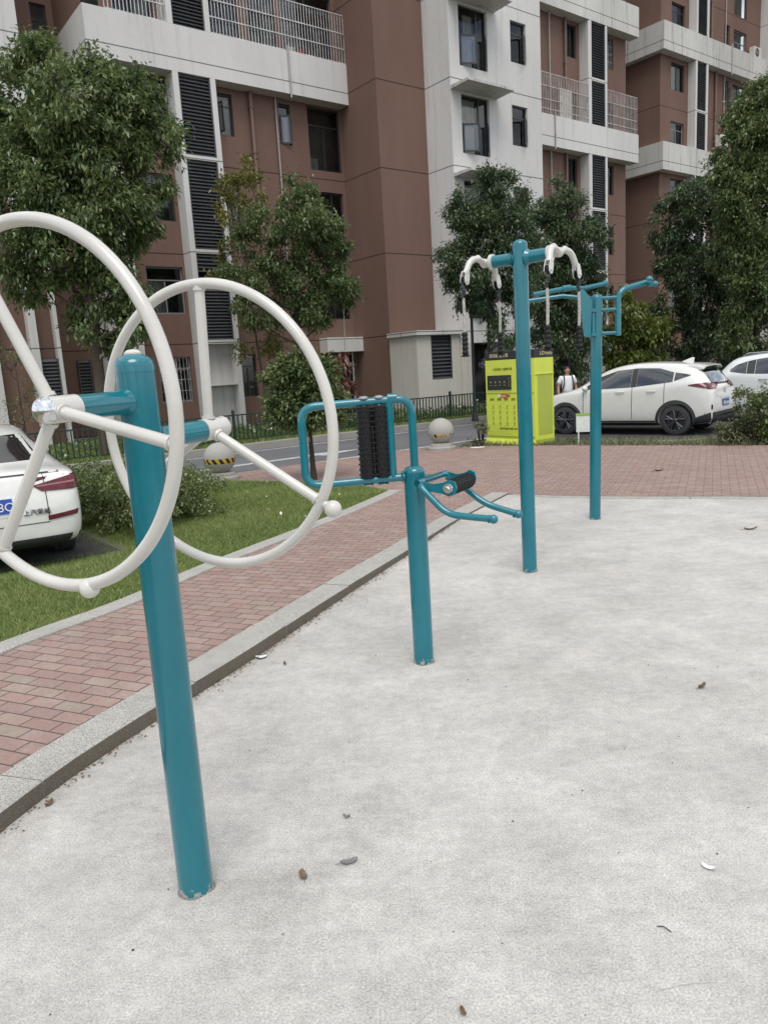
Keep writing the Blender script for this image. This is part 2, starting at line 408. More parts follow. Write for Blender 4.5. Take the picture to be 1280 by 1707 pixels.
# ------------------------------------------------------------------ sky, sun, camera
sc = bpy.context.scene
w = bpy.data.worlds.new('World'); sc.world = w; w.use_nodes = True
nt = w.node_tree; bg = nt.nodes['Background']
SUN_EL, SUN_AZ = R(62), R(178)        # azimuth measured clockwise from +Y
sky = nt.nodes.new('ShaderNodeTexSky'); sky.sky_type = 'NISHITA'; sky.sun_disc = False
sky.sun_elevation = SUN_EL; sky.sun_rotation = SUN_AZ; sky.air_density = 1.0; sky.dust_density = 2.0
tc = nt.nodes.new('ShaderNodeTexCoord'); mp = nt.nodes.new('ShaderNodeMapping'); mp.inputs['Scale'].default_value = (1, 1, 3.2)
nt.links.new(tc.outputs['Generated'], mp.inputs['Vector'])
no = nt.nodes.new('ShaderNodeTexNoise'); no.inputs['Scale'].default_value = 3.6; no.inputs['Detail'].default_value = 8; no.inputs['Roughness'].default_value = .58
nt.links.new(mp.outputs[0], no.inputs['Vector'])
cr = nt.nodes.new('ShaderNodeValToRGB'); cr.color_ramp.elements[0].position = .40; cr.color_ramp.elements[0].color = (.12, .12, .12, 1)
cr.color_ramp.elements[1].position = .55; cr.color_ramp.elements[1].color = (.96, .96, .96, 1)
nt.links.new(no.outputs['Fac'], cr.inputs[0])
n2 = nt.nodes.new('ShaderNodeTexNoise'); n2.inputs['Scale'].default_value = 4.0; n2.inputs['Detail'].default_value = 6; nt.links.new(mp.outputs[0], n2.inputs['Vector'])
c2 = nt.nodes.new('ShaderNodeValToRGB'); c2.color_ramp.elements[0].position = .3; c2.color_ramp.elements[0].color = (5.2, 5.45, 5.8, 1)
c2.color_ramp.elements[1].position = .7; c2.color_ramp.elements[1].color = (10.5, 10.6, 10.6, 1)
nt.links.new(n2.outputs['Fac'], c2.inputs[0])
mx = nt.nodes.new('ShaderNodeMix'); mx.data_type = 'RGBA'
nt.links.new(cr.outputs[0], mx.inputs[0]); nt.links.new(sky.outputs[0], mx.inputs[6]); nt.links.new(c2.outputs[0], mx.inputs[7])
nt.links.new(mx.outputs[2], bg.inputs['Color']); bg.inputs['Strength'].default_value = .12
ld = bpy.data.lights.new('sun', 'SUN'); ld.energy = 1.45; ld.angle = R(34); ld.color = (1, .95, .88)
so = link(bpy.data.objects.new('sun', ld))
sd = Vector((math.sin(SUN_AZ) * math.cos(SUN_EL), math.cos(SUN_AZ) * math.cos(SUN_EL), math.sin(SUN_EL)))
so.rotation_euler = sd.to_track_quat('Z', 'Y').to_euler()
cd = bpy.data.cameras.new('camera'); co_ = link(bpy.data.objects.new('camera', cd))
cd.sensor_fit = 'VERTICAL'; cd.sensor_height = 36; cd.lens = 36 * CAMF / 1707; cd.clip_start = .05; cd.clip_end = 900
co_.matrix_world = Matrix((( *[Rv[0], Uv[0], -Fv[0]], 0), (*[Rv[1], Uv[1], -Fv[1]], 0), (*[Rv[2], Uv[2], -Fv[2]], CAMH), (0, 0, 0, 1)))
sc.camera = co_
sc.view_settings.view_transform = 'Standard'; sc.view_settings.look = 'None'; sc.view_settings.exposure = .48; sc.view_settings.gamma = 1
sc.cycles.max_bounces = 6; sc.cycles.transparent_max_bounces = 8; sc.cycles.diffuse_bounces = 3; sc.cycles.glossy_bounces = 3
sc.cycles.use_denoising = True

# ------------------------------------------------------------------ the ground
def sheet(name, pts, m, z=None, kind='structure'):
    b = MB(); b.quad(*[(p[0], p[1], z if z is not None else p[2]) for p in pts])
    o = b.build(name, m, smooth=False); o['kind'] = kind; return o
sheet('ground', [(-400, -400), (400, -400), (400, 400), (-400, 400)], M['ground'], -.16)
def Wl(pts): return [W(a, b, 0)[:2] for a, b in pts]
sheet('road', Wl([(-70, -14.6), (70, -14.6), (70, -5.2), (-70, -5.2)]), M['asphalt'], -.10)

def resample(pts, step):
    P = [np.array(p, float) for p in pts]; out = []
    for i in range(len(P) - 1):
        p0 = P[max(i - 1, 0)]; p1 = P[i]; p2 = P[i + 1]; p3 = P[min(i + 2, len(P) - 1)]
        n = max(1, int(round(np.linalg.norm(p2 - p1) / step)))
        for k in range(n):
            t = k / n; out.append(.5 * (2 * p1 + (p2 - p0) * t + (2 * p0 - 5 * p1 + 4 * p2 - p3) * t * t + (3 * p1 - p0 - 3 * p2 + p3) * t ** 3))
    out.append(P[-1]); return np.array(out)
def offset(pts, d):
    t = np.gradient(pts, axis=0); t /= np.linalg.norm(t, axis=1)[:, None]
    return pts + np.stack([-t[:, 1], t[:, 0]], 1) * d
def pz(x, y):
    t = min(1, max(0, (y - 4.2) / 4.8)); return .07 - .056 * t * t * (3 - 2 * t)
Kin = resample([(-2.45, -1.2), (-2.2, .4), (-1.9, 1.6), (-1.57, 2.65), (-1.43, 3.08), (-1.18, 3.64), (-.85, 4.33), (-.4, 5.38), (.2, 6.72), (.8, 8.1), (1.62, 9.62)], .25)
Kout = offset(Kin, .215)
far_in = resample([(1.62, 9.62), (2.05, 9.22), (2.61, 8.93), (3.56, 8.57), (4.33, 8.28), (6.5, 7.3), (9.5, 5.7)], .5)
far_out = offset(far_in, .10)
slab = sheet('concrete_court', [*Kin, *far_in[1:], (9.5, -5), (-2.7, -5)], M['concrete'], 0.0)

def kerb(name, a, b, z0, z1, joint=1.0, step=.25, jw=.006, faces=(1, 0)):
    """a row of stone blocks between two lines; thin open joints between them"""
    mb = MB(); n = max(1, int(joint / step)); i = 0
    while i < len(a) - 1:
        j = min(i + n, len(a) - 1)
        A_, B_ = a[i:j + 1].copy(), b[i:j + 1].copy()
        for L in (A_, B_):
            L[0] += (L[1] - L[0]) / np.linalg.norm(L[1] - L[0]) * jw / 2; L[-1] -= (L[-1] - L[-2]) / np.linalg.norm(L[-1] - L[-2]) * jw / 2
        dz = float(rng.uniform(-.003, .003)); ch = .006; zt = (lambda p: z1(p[0], p[1])) if callable(z1) else (lambda p: z1)
        m = len(A_); In = A_ + (B_ - A_) / np.linalg.norm(B_ - A_, axis=1)[:, None] * ch
        vs = [(p[0], p[1], z0) for p in A_] + [(p[0], p[1], zt(p) - ch + dz) for p in A_] + [(p[0], p[1], zt(p) + dz) for p in In] + [(p[0], p[1], zt(p) + dz) for p in B_] + [(p[0], p[1], z0) for p in B_]
        mb.mi = faces[0]; mb.add(vs, [(k, k + 1, m + k + 1, m + k) for k in range(m - 1)])
        mb.mi = faces[1]; mb.add(vs, [(r * m + k, r * m + k + 1, (r + 1) * m + k + 1, (r + 1) * m + k) for r in (1, 2, 3) for k in range(m - 1)])
        mb.add(vs, [(0, m, 2 * m, 3 * m, 4 * m), (5 * m - 1, 4 * m - 1, 3 * m - 1, 2 * m - 1, m - 1)])
        i = j
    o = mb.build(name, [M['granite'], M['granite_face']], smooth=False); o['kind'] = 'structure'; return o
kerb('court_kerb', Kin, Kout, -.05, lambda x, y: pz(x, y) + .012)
kerb('court_kerb', far_in, far_out, -.05, .013, faces=(0, 0), step=.5)

def pz(x, y):
    t = min(1, max(0, (y - 4.2) / 4.8)); return .07 - .056 * t * t * (3 - 2 * t)
gz = .014
gi = [G(u, v, z)[:2] for u, v, z in ((-330, 1215, .07), (0, 1075, .069), (140, 1025, .065), (240, 985, .06), (330, 945, .05), (500, 880, .025), (600, 840, .016), (650, 818, .016))]
gtop = [G(u, v, gz)[:2] for u, v in ((600, 809), (494, 803), (447, 803), (336, 801))]
lawn_near = resample([(-5.2, -.5), *gi], .3)
plaza = [*Kout, *far_out[1:], (14, 7.6), G(1280, 742, gz)[:2], G(1150, 742, gz)[:2], G(1000, 742, gz)[:2], G(930, 742, gz)[:2], G(810, 743, gz)[:2], G(715, 746, gz)[:2], G(655, 752, gz)[:2], G(590, 763, gz)[:2], G(490, 775, gz)[:2], G(390, 789, gz)[:2], G(330, 797, gz)[:2],
         G(360, 812, gz)[:2], G(480, 815, gz)[:2], G(600, 822, gz)[:2], *(offset(lawn_near, .2)[::-1])]
from mathutils.geometry import delaunay_2d_cdt
def inpoly(p, poly):
    x, y = p; c = False; n = len(poly)
    for i in range(n):
        x1, y1 = poly[i][:2]; x2, y2 = poly[(i + 1) % n][:2]
        if (y1 > y) != (y2 > y) and x < (x2 - x1) * (y - y1) / (y2 - y1) + x1: c = not c
    return c
def terrain(name, poly, m, zf, step, x0, x1, y0, y1, drop=lambda c: False):
    pts = [Vector((p[0], p[1])) for p in poly]; nb = len(pts)
    for x in np.arange(x0, x1, step):
        for y in np.arange(y0, y1, step):
            if inpoly((x, y), poly): pts.append(Vector((x, y)))
    V2, E2, F2, *_ = delaunay_2d_cdt(pts, [], [list(range(nb))], 1, 1e-4)
    b = MB(); b.add([(p.x, p.y, zf(p.x, p.y)) for p in V2], [tuple(f) for f in F2 if not drop(tuple(sum((V2[i] for i in f), Vector((0, 0))) / len(f)))])
    o = b.build(name, m); o['kind'] = 'structure'; return o
terrain('brick_path', plaza, M['brick'], lambda x, y: pz(x, y), .6, -6, 15, -2, 16)
kerb('lawn_kerb', offset(lawn_near, -.17), lawn_near, -.05, lambda x, y: pz(x, y) + .016, faces=(0, 0), step=.3, joint=.9)

# lawn: slopes down to the parking bay
bay = Wl([(-34, -14.05), (-15.05, -14.05), (-15.05, -9.3), (-34, -9.3)])
def segd(p, poly):
    best = 9e9
    for i in range(len(poly)):
        a = np.array(poly[i][:2]); b = np.array(poly[(i + 1) % len(poly)][:2]); d = b - a
        t = np.clip(((np.array(p) - a) @ d) / (d @ d), 0, 1); best = min(best, np.linalg.norm(np.array(p) - a - d * t))
    return best
def lawn_z(x, y):
    d = 0 if inpoly((x, y), bay) else segd((x, y), bay)
    return -.115 + (pz(x, y) + .118) * min(1, d / 1.1)
lawn_poly = [*offset(lawn_near, .005), *[np.array(p) for p in gtop], *[np.array(p) for p in Wl([(-12.9, -9.7), (-34, -9.7), (-34, -24)])]]
terrain('lawn', lawn_poly, M['turf'], lambda x, y: lawn_z(x, y) + float(rng.normal(0, .002)), .35, -14, 2, -1, 14, lambda c: inpoly(c, Wl([(-34, -13.9), (-15.25, -13.9), (-15.25, -9.3), (-34, -9.3)])))
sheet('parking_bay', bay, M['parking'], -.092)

# planting strip in front of the houses, its kerb, and road markings
sheet('planting_strip', Wl([(-70, -4.95), (70, -4.95), (70, 3.5), (-70, 3.5)]), M['turf'], 0.0)
ka = np.array(Wl([(a, -5.2) for a in np.arange(-40, 40, 1.0)])); kb_ = np.array(Wl([(a, -4.95) for a in np.arange(-40, 40, 1.0)]))
ko = kerb('road_kerb', ka, kb_, -.12, .06, joint=1, step=1, faces=(0, 0)); ko.data.materials[0] = M['kerbstone']
def strip(name, a0, a1, b0, b1, z, m):
    return sheet(name, Wl([(a0, b0), (a1, b0), (a1, b1), (a0, b1)]), m, z)
strip('road_marking', -40, 40, -5.66, -5.56, -.096, M['roadpaint'])
strip('road_marking', -34, -3.5, -9.26, -9.14, -.096, M['roadpaint'])
sheet('road_marking', Wl([(-11.6, -7.84), (-8.6, -7.84), (-8.6, -7.62), (-7.3, -7.95), (-8.6, -8.28), (-8.6, -8.06), (-11.6, -8.06)]), M['roadpaint'], -.096)
sheet('parking_bay', Wl([(-5.2, -14.2), (30, -14.2), (30, -9.4), (-5.2, -9.4)]), M['parking'], -.094)  # dark sheet over the asphalt: shade under the parked crossovers, put into the colour
# verge between the plaza and the parked cars
vg = [G(760, 748, gz)[:2], G(805, 744, gz)[:2], G(930, 743, gz)[:2], G(1000, 743, gz)[:2], G(1150, 743, gz)[:2], G(1280, 743, gz)[:2], (14, 7.7), (16, 10)]
vt = [G(u, v, -.05)[:2] for u, v in ((1330, 690), (1262, 712), (1225, 724), (1190, 733), (1130, 737), (1000, 737), (935, 737), (835, 741), (775, 744))]
vo = MB(); vo.quad(*[(p[0], p[1], .010) for p in vg], *[(p[0], p[1], -.055) for p in vt]); vo = vo.build('verge', M['verge'], smooth=False); vo['kind'] = 'structure'
vk = np.array([G(u, v, -.06)[:2] for u, v in ((935, 736.5), (1000, 736.5), (1060, 736.5), (1130, 736.5), (1190, 732.5), (1225, 723.5), (1262, 711.5), (1330, 689))])
kerb('parking_kerb', resample(vk, .5), offset(resample(vk, .5), .1), -.12, -.03, step=.5, faces=(0, 0))

# ------------------------------------------------------------------ the apartment houses
def wall_holes(mb, a0, a1, z0, z1, b, holes=(), depth=.16):
    A_ = sorted({a0, a1, *[h[0] for h in holes], *[h[1] for h in holes]}); Z_ = sorted({z0, z1, *[h[2] for h in holes], *[h[3] for h in holes]})
    for i in range(len(A_) - 1):
        for j in range(len(Z_) - 1):
            ca = (A_[i] + A_[i + 1]) / 2; cz = (Z_[j] + Z_[j + 1]) / 2
            if any(h[0] < ca < h[1] and h[2] < cz < h[3] for h in holes): continue
            mb.quad((A_[i], b, Z_[j]), (A_[i + 1], b, Z_[j]), (A_[i + 1], b, Z_[j + 1]), (A_[i], b, Z_[j + 1]))
    for (p, q, r, s) in holes:
        d = b + depth
        mb.quad((p, b, r), (p, d, r), (q, d, r), (q, b, r)); mb.quad((p, b, s), (q, b, s), (q, d, s), (p, d, s))
        mb.quad((p, b, r), (p, b, s), (p, d, s), (p, d, r)); mb.quad((q, b, r), (q, d, r), (q, d, s), (q, b, s))
def window(par, a0, a1, z0, z1, b, style='two', fm='frame', curtain=None, depth=.10, bars=False, sash=None):
    """frame with mullions (a part), its panes, curtain, open sash and bars (sub-parts)"""
    f = MB(); y0, y1 = b + depth, b + depth + .05; t = .05
    f.box(a0, a1, y0, y1, z0, z0 + t); f.box(a0, a1, y0, y1, z1 - t, z1); f.box(a0, a0 + t, y0, y1, z0 + t, z1 - t); f.box(a1 - t, a1, y0, y1, z0 + t, z1 - t)
    h = z1 - z0; wd = a1 - a0
    if style in ('two', 'grid'): f.box(a0 + wd * .5 - .02, a0 + wd * .5 + .02, y0 + .004, y1, z0 + t, z1 - t - (h * .28 if style == 'grid' else 0))
    if style in ('grid', 'top'): f.box(a0 + t, a1 - t, y0 + .007, y1, z1 - h * .28 - .02, z1 - h * .28 + .02)
    if style == 'side': f.box(a0 + wd * .66, a0 + wd * .66 + .05, y0 + .004, y1, z0 + t, z1 - t); f.box(a0 + t, a0 + wd * .66, y0 + .007, y1, z0 + h * .5, z0 + h * .5 + .05)
    fo = f.build('window', M[fm], par, smooth=False)
    p = MB(); p.quad((a0 + .02, y0 + .03, z0 + .02), (a1 - .02, y0 + .03, z0 + .02), (a1 - .02, y0 + .03, z1 - .02), (a0 + .02, y0 + .03, z1 - .02)); p.build('pane', M['glass'], fo, smooth=False)
    if curtain:
        c = MB(); n = 26; x0, x1, c0, c1 = curtain; vs = []
        for k in range(n + 1):
            x = a0 + wd * (x0 + (x1 - x0) * k / n); d = .14 + .03 * math.sin(k * 1.9)
            vs += [(x, y0 + d, z0 + h * c0), (x, y0 + d, z0 + h * c1)]
        c.add(vs, [(2 * k, 2 * k + 2, 2 * k + 3, 2 * k + 1) for k in range(n)]); c.build('curtain', M['curtain'], fo)
    if bars:
        c = MB(); n = max(3, int(wd / .12))
        for k in range(1, n): c.box(a0 + wd * k / n - .006, a0 + wd * k / n + .006, b + .03, b + .045, z0, z1)
        for q in (.25, .5, .75): c.box(a0, a1, b + .046, b + .056, z0 + h * q - .006, z0 + h * q + .006)
        c.build('bars', M['grille'], fo, smooth=False)
    if sash:      # list of (hinge a, width sign, z0, z1, opening angle)
        for (ha, wd2, s0, s1, ang) in sash:
            s = MB(); g = MB(); ca, sa = math.cos(R(ang)), math.sin(R(ang)); aw = abs(wd2); sg = 1 if wd2 > 0 else -1
            Mx = Matrix.Translation((ha, b - .005, 0)) @ Matrix(((sg * ca, 0, 0, 0), (-sa, 1, 0, 0), (0, 0, 1, 0), (0, 0, 0, 1)))
            for bx in ((0, aw, s0, s0 + .05), (0, aw, s1 - .05, s1), (0, .05, s0 + .05, s1 - .05), (aw - .05, aw, s0 + .05, s1 - .05)): s.box(bx[0], bx[1], 0, .04, bx[2], bx[3], Mx)
            g.add([Mx @ Vector(q) for q in ((.03, .02, s0 + .03), (aw - .03, .02, s0 + .03), (aw - .03, .02, s1 - .03), (.03, .02, s1 - .03))], [(0, 1, 2, 3)])
            so_ = s.build('sash', M[fm], fo, smooth=False)
            me = g.build('sash_pane', M['glass2'], fo, smooth=False)
    return fo
def louvre(par, a0, a1, z0, z1, b, pitch=.105):
    m = MB(); n = int((z1 - z0) / pitch)
    for k in range(n):
        z = z0 + (k + .5) * (z1 - z0) / n
        m.add([(a0, b + .0, z - .035), (a1, b + .0, z - .035), (a1, b + .075, z + .04), (a0, b + .075, z + .04), (a0, b + .012, z - .048), (a1, b + .012, z - .048)], [(0, 1, 2, 3), (4, 5, 1, 0)])
    m.box(a0, a0 + .04, b - .01, b + .08, z0, z1); m.box(a1 - .04, a1, b - .01, b + .08, z0, z1)
    m.quad((a0, b + .10, z0), (a1, b + .10, z0), (a1, b + .10, z1), (a0, b + .10, z1))
    return m.build('louvre', M['louvre'], par, smooth=False)
def grille(par, a0, a1, z0, z1, b, pitch=.115, rails=(.0, .3, .62, 1.0), m_='grille'):
    m = MB(); n = int((a1 - a0) / pitch)
    for k in range(n + 1):
        a = a0 + (a1 - a0) * k / n; m.box(a - .011, a + .011, b - .010, b + .010, z0, z1)
    for q in rails: z = z0 + (z1 - z0) * q; m.box(a0, a1, b - .026, b - .011, z - .016, z + .016)
    return m.build('balcony_grille', M[m_], par, smooth=False)
def pipe(par, a, b, z0, z1, r, m):
    t = MB(); t.tube([(a, b, z0), (a, b, z1)], r, 10)
    for z in np.arange(z0 + .6, z1, 1.45): t.lathe([(r, -.03), (r * 1.35, -.03), (r * 1.35, .03), (r, .03)], (a, b, z), n=10)
    return t.build('downpipe', M[m], par)

def floors(z0, z1, top, skip=()):
    out = []
    for k in range(-4, 4):
        a, b = z0 + 2.9 * k, z1 + 2.9 * k
        if b < top and a > .6 and k not in skip: out.append((a, b))
    return out

TOP = 24.0
hs = thing('apartment_block', 'nearest brown and white apartment block, with a blank brown column beside a white window tower', 'building', OB, YA)
# --- left bay
fl = [(9.74, 11.08), (6.84, 8.18), (3.94, 5.28)]
hl = []; wl = []
def add(a0, a1, z0, z1, **k): hl.append((a0, a1, z0, z1)); wl.append((a0, a1, z0, z1, k))
add(-5.02, -4.45, 9.74, 11.06, style='top', curtain=(.42, .95, .0, .9), sash=[(-5.0, .26, 9.8, 10.75, 75)])
add(-5.02, -4.45, 6.80, 8.30, style='two', curtain=(.45, .6, 0, .9))
add(-5.02, -4.40, 1.03, 2.52, style='grid', fm='frame')
add(-2.66, -2.18, 9.74, 11.08, style='top', sash=[(-2.62, .36, 9.76, 10.7, 22)])
add(-1.47, -.06, 9.02, 11.18, style='grid', curtain=(.1, .32, .0, .22))
add(-1.55, -.12, 6.22, 8.29, style='side', fm='frame')
add(-1.45, -.10, 3.70, 5.37, style='two')
add(-8.08, -6.83, 3.92, 5.42, style='grid', fm='framegrey', curtain=(.05, .5, 0, .72))
add(-8.1, -6.85, 6.85, 8.3, style='two'); add(-8.2, -6.78, 9.9, 11.15, style='two')
add(-8.0, -6.88, 1.03, 2.52, style='grid', fm='framegrey', bars=True)
add(-1.1, -.06, .04, 2.42, style='two', fm='frame', bars=True)
add(-1.3, -.75, 15.2, 16.6, style='top'); add(-8.2, -6.9, 12.75, 15.0, style='two', curtain=(.55, .95, 0, .9)); add(-5.0, -3.95, 12.75, 15.1, style='two'); add(-3.6, -2.5, 12.75, 15.1, style='grid'); add(-2.3, -.15, 12.75, 14.9, style='two', curtain=(.7, .8, 0, .5))
wb = MB(); wall_holes(wb, -8.62, 0, 0, TOP, 2.22, hl)
wb.quad((0, 0, 0), (2.25, 0, 0), (2.25, 0, TOP), (0, 0, TOP)); wb.quad((0, 2.22, 0), (0, 0, 0), (0, 0, TOP), (0, 2.22, TOP))
# left end of the block, rooms' back wall
wb.quad((-9.25, 4.6, 11.3), (-9.25, 1.9, 11.3), (-9.25, 1.9, TOP), (-9.25, 4.6, TOP))
# right wing wall
hr = []; wr_ = []
for (z0, z1) in floors(15.47, 16.86, TOP): hr.append((13.1, 13.8, z0, z1)); hr.append((16.18, 16.64, z0, z1)); hr.append((8.4, 9.9, z0, z1))
wall_holes(wb, 7.05, 17.65, 0, TOP, 2.22, hr)
wb.quad((17.65, 2.22, 0), (17.65, 10, 0), (17.65, 10, TOP), (17.65, 2.22, TOP))
wb.build('brown_wall', M['brown'], hs, smooth=False)
for i, (a0, a1, z0, z1, k) in enumerate(wl): window(hs, a0, a1, z0, z1, 2.22, **k)
for i, h in enumerate(hr): window(hs, *h, 2.22, style=('two', 'top', 'two')[i % 3], fm='frame', curtain=(.1, .5, 0, .95) if i % 4 == 0 else None, bars=(i % 3 == 1 and h[2] > 15))
bk = MB(); bk.box(-9.2, 17.6, 3.6, 3.7, 0, TOP)
for k in range(0, 9): bk.box(-9.2, 17.6, 2.42, 3.6, 2.9 * k - .1, 2.9 * k + .03)
bk.build('interior', M['inside'], hs, smooth=False)
# white balcony band, left pilaster and soffit
def band(par, a0, a1, b0, b1, z0, z1, m='wallwhite', bev=.0):
    x = MB(); x.box(a0, a1, b0, b1, z0, z1); return x.build('balcony_band', M[m], par, smooth=False)
band(hs, -9.31, -.003, 1.66, 2.217, 11.24, 12.60)
sd_ = MB(); sd_.box(-9.313, -9.1, 2.22, 7.6, 11.24, 12.60); sd_.build('side_balcony', M['wallwhite'], hs, smooth=False)
pl = MB(); pl.box(-9.31, -8.62, 1.66, 2.45, 0, 11.237); pl.box(-9.308, -8.9, 2.45, 7, 0, 11.23); pl.build('end_pilaster', M['wallwhite'], hs, smooth=False)
band(hs, -9.31, -.003, 1.66, 2.217, 17.04, 18.4)
# louvre shaft
ls = MB(); zc = [2.93, 5.83, 8.73]
ls.box(-6.74, -6.55, 1.66, 2.217, 0, 11.237); ls.box(-5.46, -5.28, 1.66, 2.217, 0, 11.237)
for z in (2.89, 5.80, 8.70): ls.box(-6.55, -5.46, 1.68, 2.21, z, z + .13)
ls.box(-6.55, -5.46, 1.68, 2.21, 1.5, 1.58); ls.box(-6.55, -5.46, 2.1, 2.21, 0, 2.89)
ls.box(-6.74, -6.55, 1.66, 2.217, 12.603, 17.03); ls.box(-5.46, -5.28, 1.66, 2.217, 12.603, 17.03)
ls.build('louvre_shaft', M['wallwhite'], hs, smooth=False)
for z0, z1 in ((8.83, 11.237), (5.93, 8.70), (5.2, 5.80), (3.02, 4.7), (12.603, 17.03)): louvre(hs, -6.549, -5.461, z0, z1, 1.70)
dk = MB(); dk.quad((-6.549, 1.95, 4.7), (-5.461, 1.95, 4.7), (-5.461, 1.95, 5.2), (-6.549, 1.95, 5.2)); dk.build('shaft_gap', M['dark'], hs, smooth=False)
for a0, a1 in ((-8.64, -6.745), (-5.277, .0)): grille(hs, a0, a1 - .02, 12.62, 14.2, 1.70)
pipe(hs, -3.79, 2.12, 0, 11.235, .07, 'pipe'); pipe(hs, -2.80, 2.15, 5, 11.235, .03, 'pipegrey'); pipe(hs, -2.45, 1.62, 11.1, 12.75, .03, 'pipegrey')
# --- white tower
ht = []; wt = []
for k in (-3, -2, -1, 0, 1):
    z = 2.9 * k
    if 12.08 + z > 3.0: ht.append((2.75, 4.15, 12.1 + z, 14.08 + z))
    if 12.65 + z > 1: ht.append((5.38, 6.24, 12.68 + z, 14.1 + z))
door = (2.9, 5.2, .06, 2.5); ht.append(door)
tw = MB(); wall_holes(tw, 2.25, 7.06, 0, TOP, -1.35, ht)
tw.quad((2.25, 0, 0), (2.25, -1.35, 0), (2.25, -1.35, TOP), (2.25, 0, TOP)); tw.quad((7.06, -1.35, 0), (7.06, 2.22, 0), (7.06, 2.22, TOP), (7.06, -1.35, TOP))
tw.build('tower_wall', M['wallwhite'], hs, smooth=False)
ti = MB(); ti.box(2.4, 6.9, .1, .2, 0, TOP)
for k in range(0, 9): ti.box(2.3, 7.0, -1.16, .1, 2.9 * k - .1, 2.9 * k + .03)
ti.build('tower_interior', M['inside'], hs, smooth=False)
for h in ht[:-1]:
    if h[1] - h[0] > 1.2:
        zt = h[3] - h[2]
        window(hs, *h, -1.35, style='side', curtain=(.06, .60, 0, .95) if h[2] < 10 else (.3, .6, 0, .9), sash=[(h[0] + .05, .62, h[2] + .05, h[2] + zt * .5, 28), (h[1] - .05, -.36, h[2] + .05, h[2] + zt * .55, 40)])
    else:
        window(hs, *h, -1.35, style='top', sash=[(h[1] - .06, -.5, h[2] + .06, h[3] - .42, 35)])
window(hs, *door, -1.35, style='two', fm='frame', bars=False)
aw = None
for k in (0, -1, 1):
    z = 11.24 + 2.9 * k; x = MB(); a_ = .98
    x.add([(2.25, -1.353, z), (4.55, -1.353, z), (4.55, -2.25, z + .03), (2.25, -2.25, z + .03), (2.25, -1.353, z + .12), (4.55, -1.353, z + .12), (4.55, -2.25, z + .11), (2.25, -2.25, z + .11)], [(0, 1, 2, 3), (7, 6, 5, 4), (3, 2, 6, 7), (1, 5, 6, 2), (0, 3, 7, 4)])
    x.build('window_awning', M['wallwhite_old'], hs, smooth=False)
# --- right wing: bands, louvre shaft, grilles
for z0, z1 in ((5.42, 6.8), (11.22, 12.55), (17.02, 18.36)):
    if z0 > 6: band(hs, 7.063, 17.95, 1.67, 2.217, z0, z1, 'wallwhite' if z0 < 15 else 'wallwhite_old')
rs_ = MB()
for z0, z1 in ((0, 11.217), (12.553, 17.017), (18.363, TOP)):
    rs_.box(14.05, 14.22, 1.68, 2.216, z0, z1); rs_.box(15.27, 15.41, 1.68, 2.216, z0, z1)
    for z in (2.9, 5.8, 8.7, 14.5): 
        if z0 < z < z1: rs_.box(14.22, 15.27, 1.70, 2.21, z - .02, z + .12)
rs_.box(14.0, 14.05, 1.7, 2.216, 0, 11.21); rs_.box(14.0, 14.05, 1.7, 2.216, 12.56, 17.01)
rs_.build('louvre_shaft', M['wallwhite'], hs, smooth=False)
for z0, z1 in ((3.02, 5.78), (5.92, 8.68), (8.82, 11.217), (12.553, 14.48), (14.62, 17.017), (18.363, 21)): louvre(hs, 14.225, 15.265, z0, z1, 1.72)
grille(hs, 10.2, 14.0, 12.57, 14.25, 1.71, rails=(.12, .35, .68, 1.0), m_='grille_old'); grille(hs, 15.43, 17.86, 12.57, 14.25, 1.71, rails=(.12, .35, .68, 1.0), m_='grille_old')
cl = MB(); cl.box(12.2, 13.1, 1.95, 1.97, 12.6, 13.9); cl.build('hanging_sheet', M['curtain'], hs, smooth=False)
pipe(hs, 11.75, 2.1, 0, 17.0, .03, 'pipegrey'); pipe(hs, 12.88, 2.12, 0, 17.0, .06, 'pipe'); pipe(hs, 11.5, 1.63, 11.1, 12.7, .035, 'pipegrey')
# canopy over the side door
cp = MB(); cp.box(-1.66, -.004, 1.66, 2.217, 2.45, 2.99, bev=.012); cp.build('door_canopy', M['wallwhite'], hs, smooth=False)
pipe(hs, -.35, 1.95, 0, 2.45, .025, 'grille')

# white plant room with louvre, leaning on the column
ph = thing('plant_room', 'low cream plant room with one dark louvre at the foot of the white tower', 'outbuilding', OB, YA)
x = MB(); lv = (.62, 1.62, 1.24, 2.80)
wall_holes(x, -.05, 2.02, 0, 2.82, -1.55, [lv]); x.quad((-.05, -.003, 0), (-.05, -1.55, 0), (-.05, -1.55, 2.82), (-.05, -.003, 2.82)); x.quad((2.02, -1.55, 0), (2.02, -1.353, 0), (2.02, -1.353, 2.82), (2.02, -1.55, 2.82))
x.box(2.023, 2.62, -1.62, -1.353, 0, 2.50); x.build('wall', M['cream_wall'], ph, smooth=False)
x = MB(); x.box(-.16, 2.24, -1.68, -.003, 2.823, 2.98); x.build('roof', M['wallwhite_old'], ph, smooth=False)
louvre(ph, lv[0], lv[1], lv[2], lv[3], -1.52, .12)

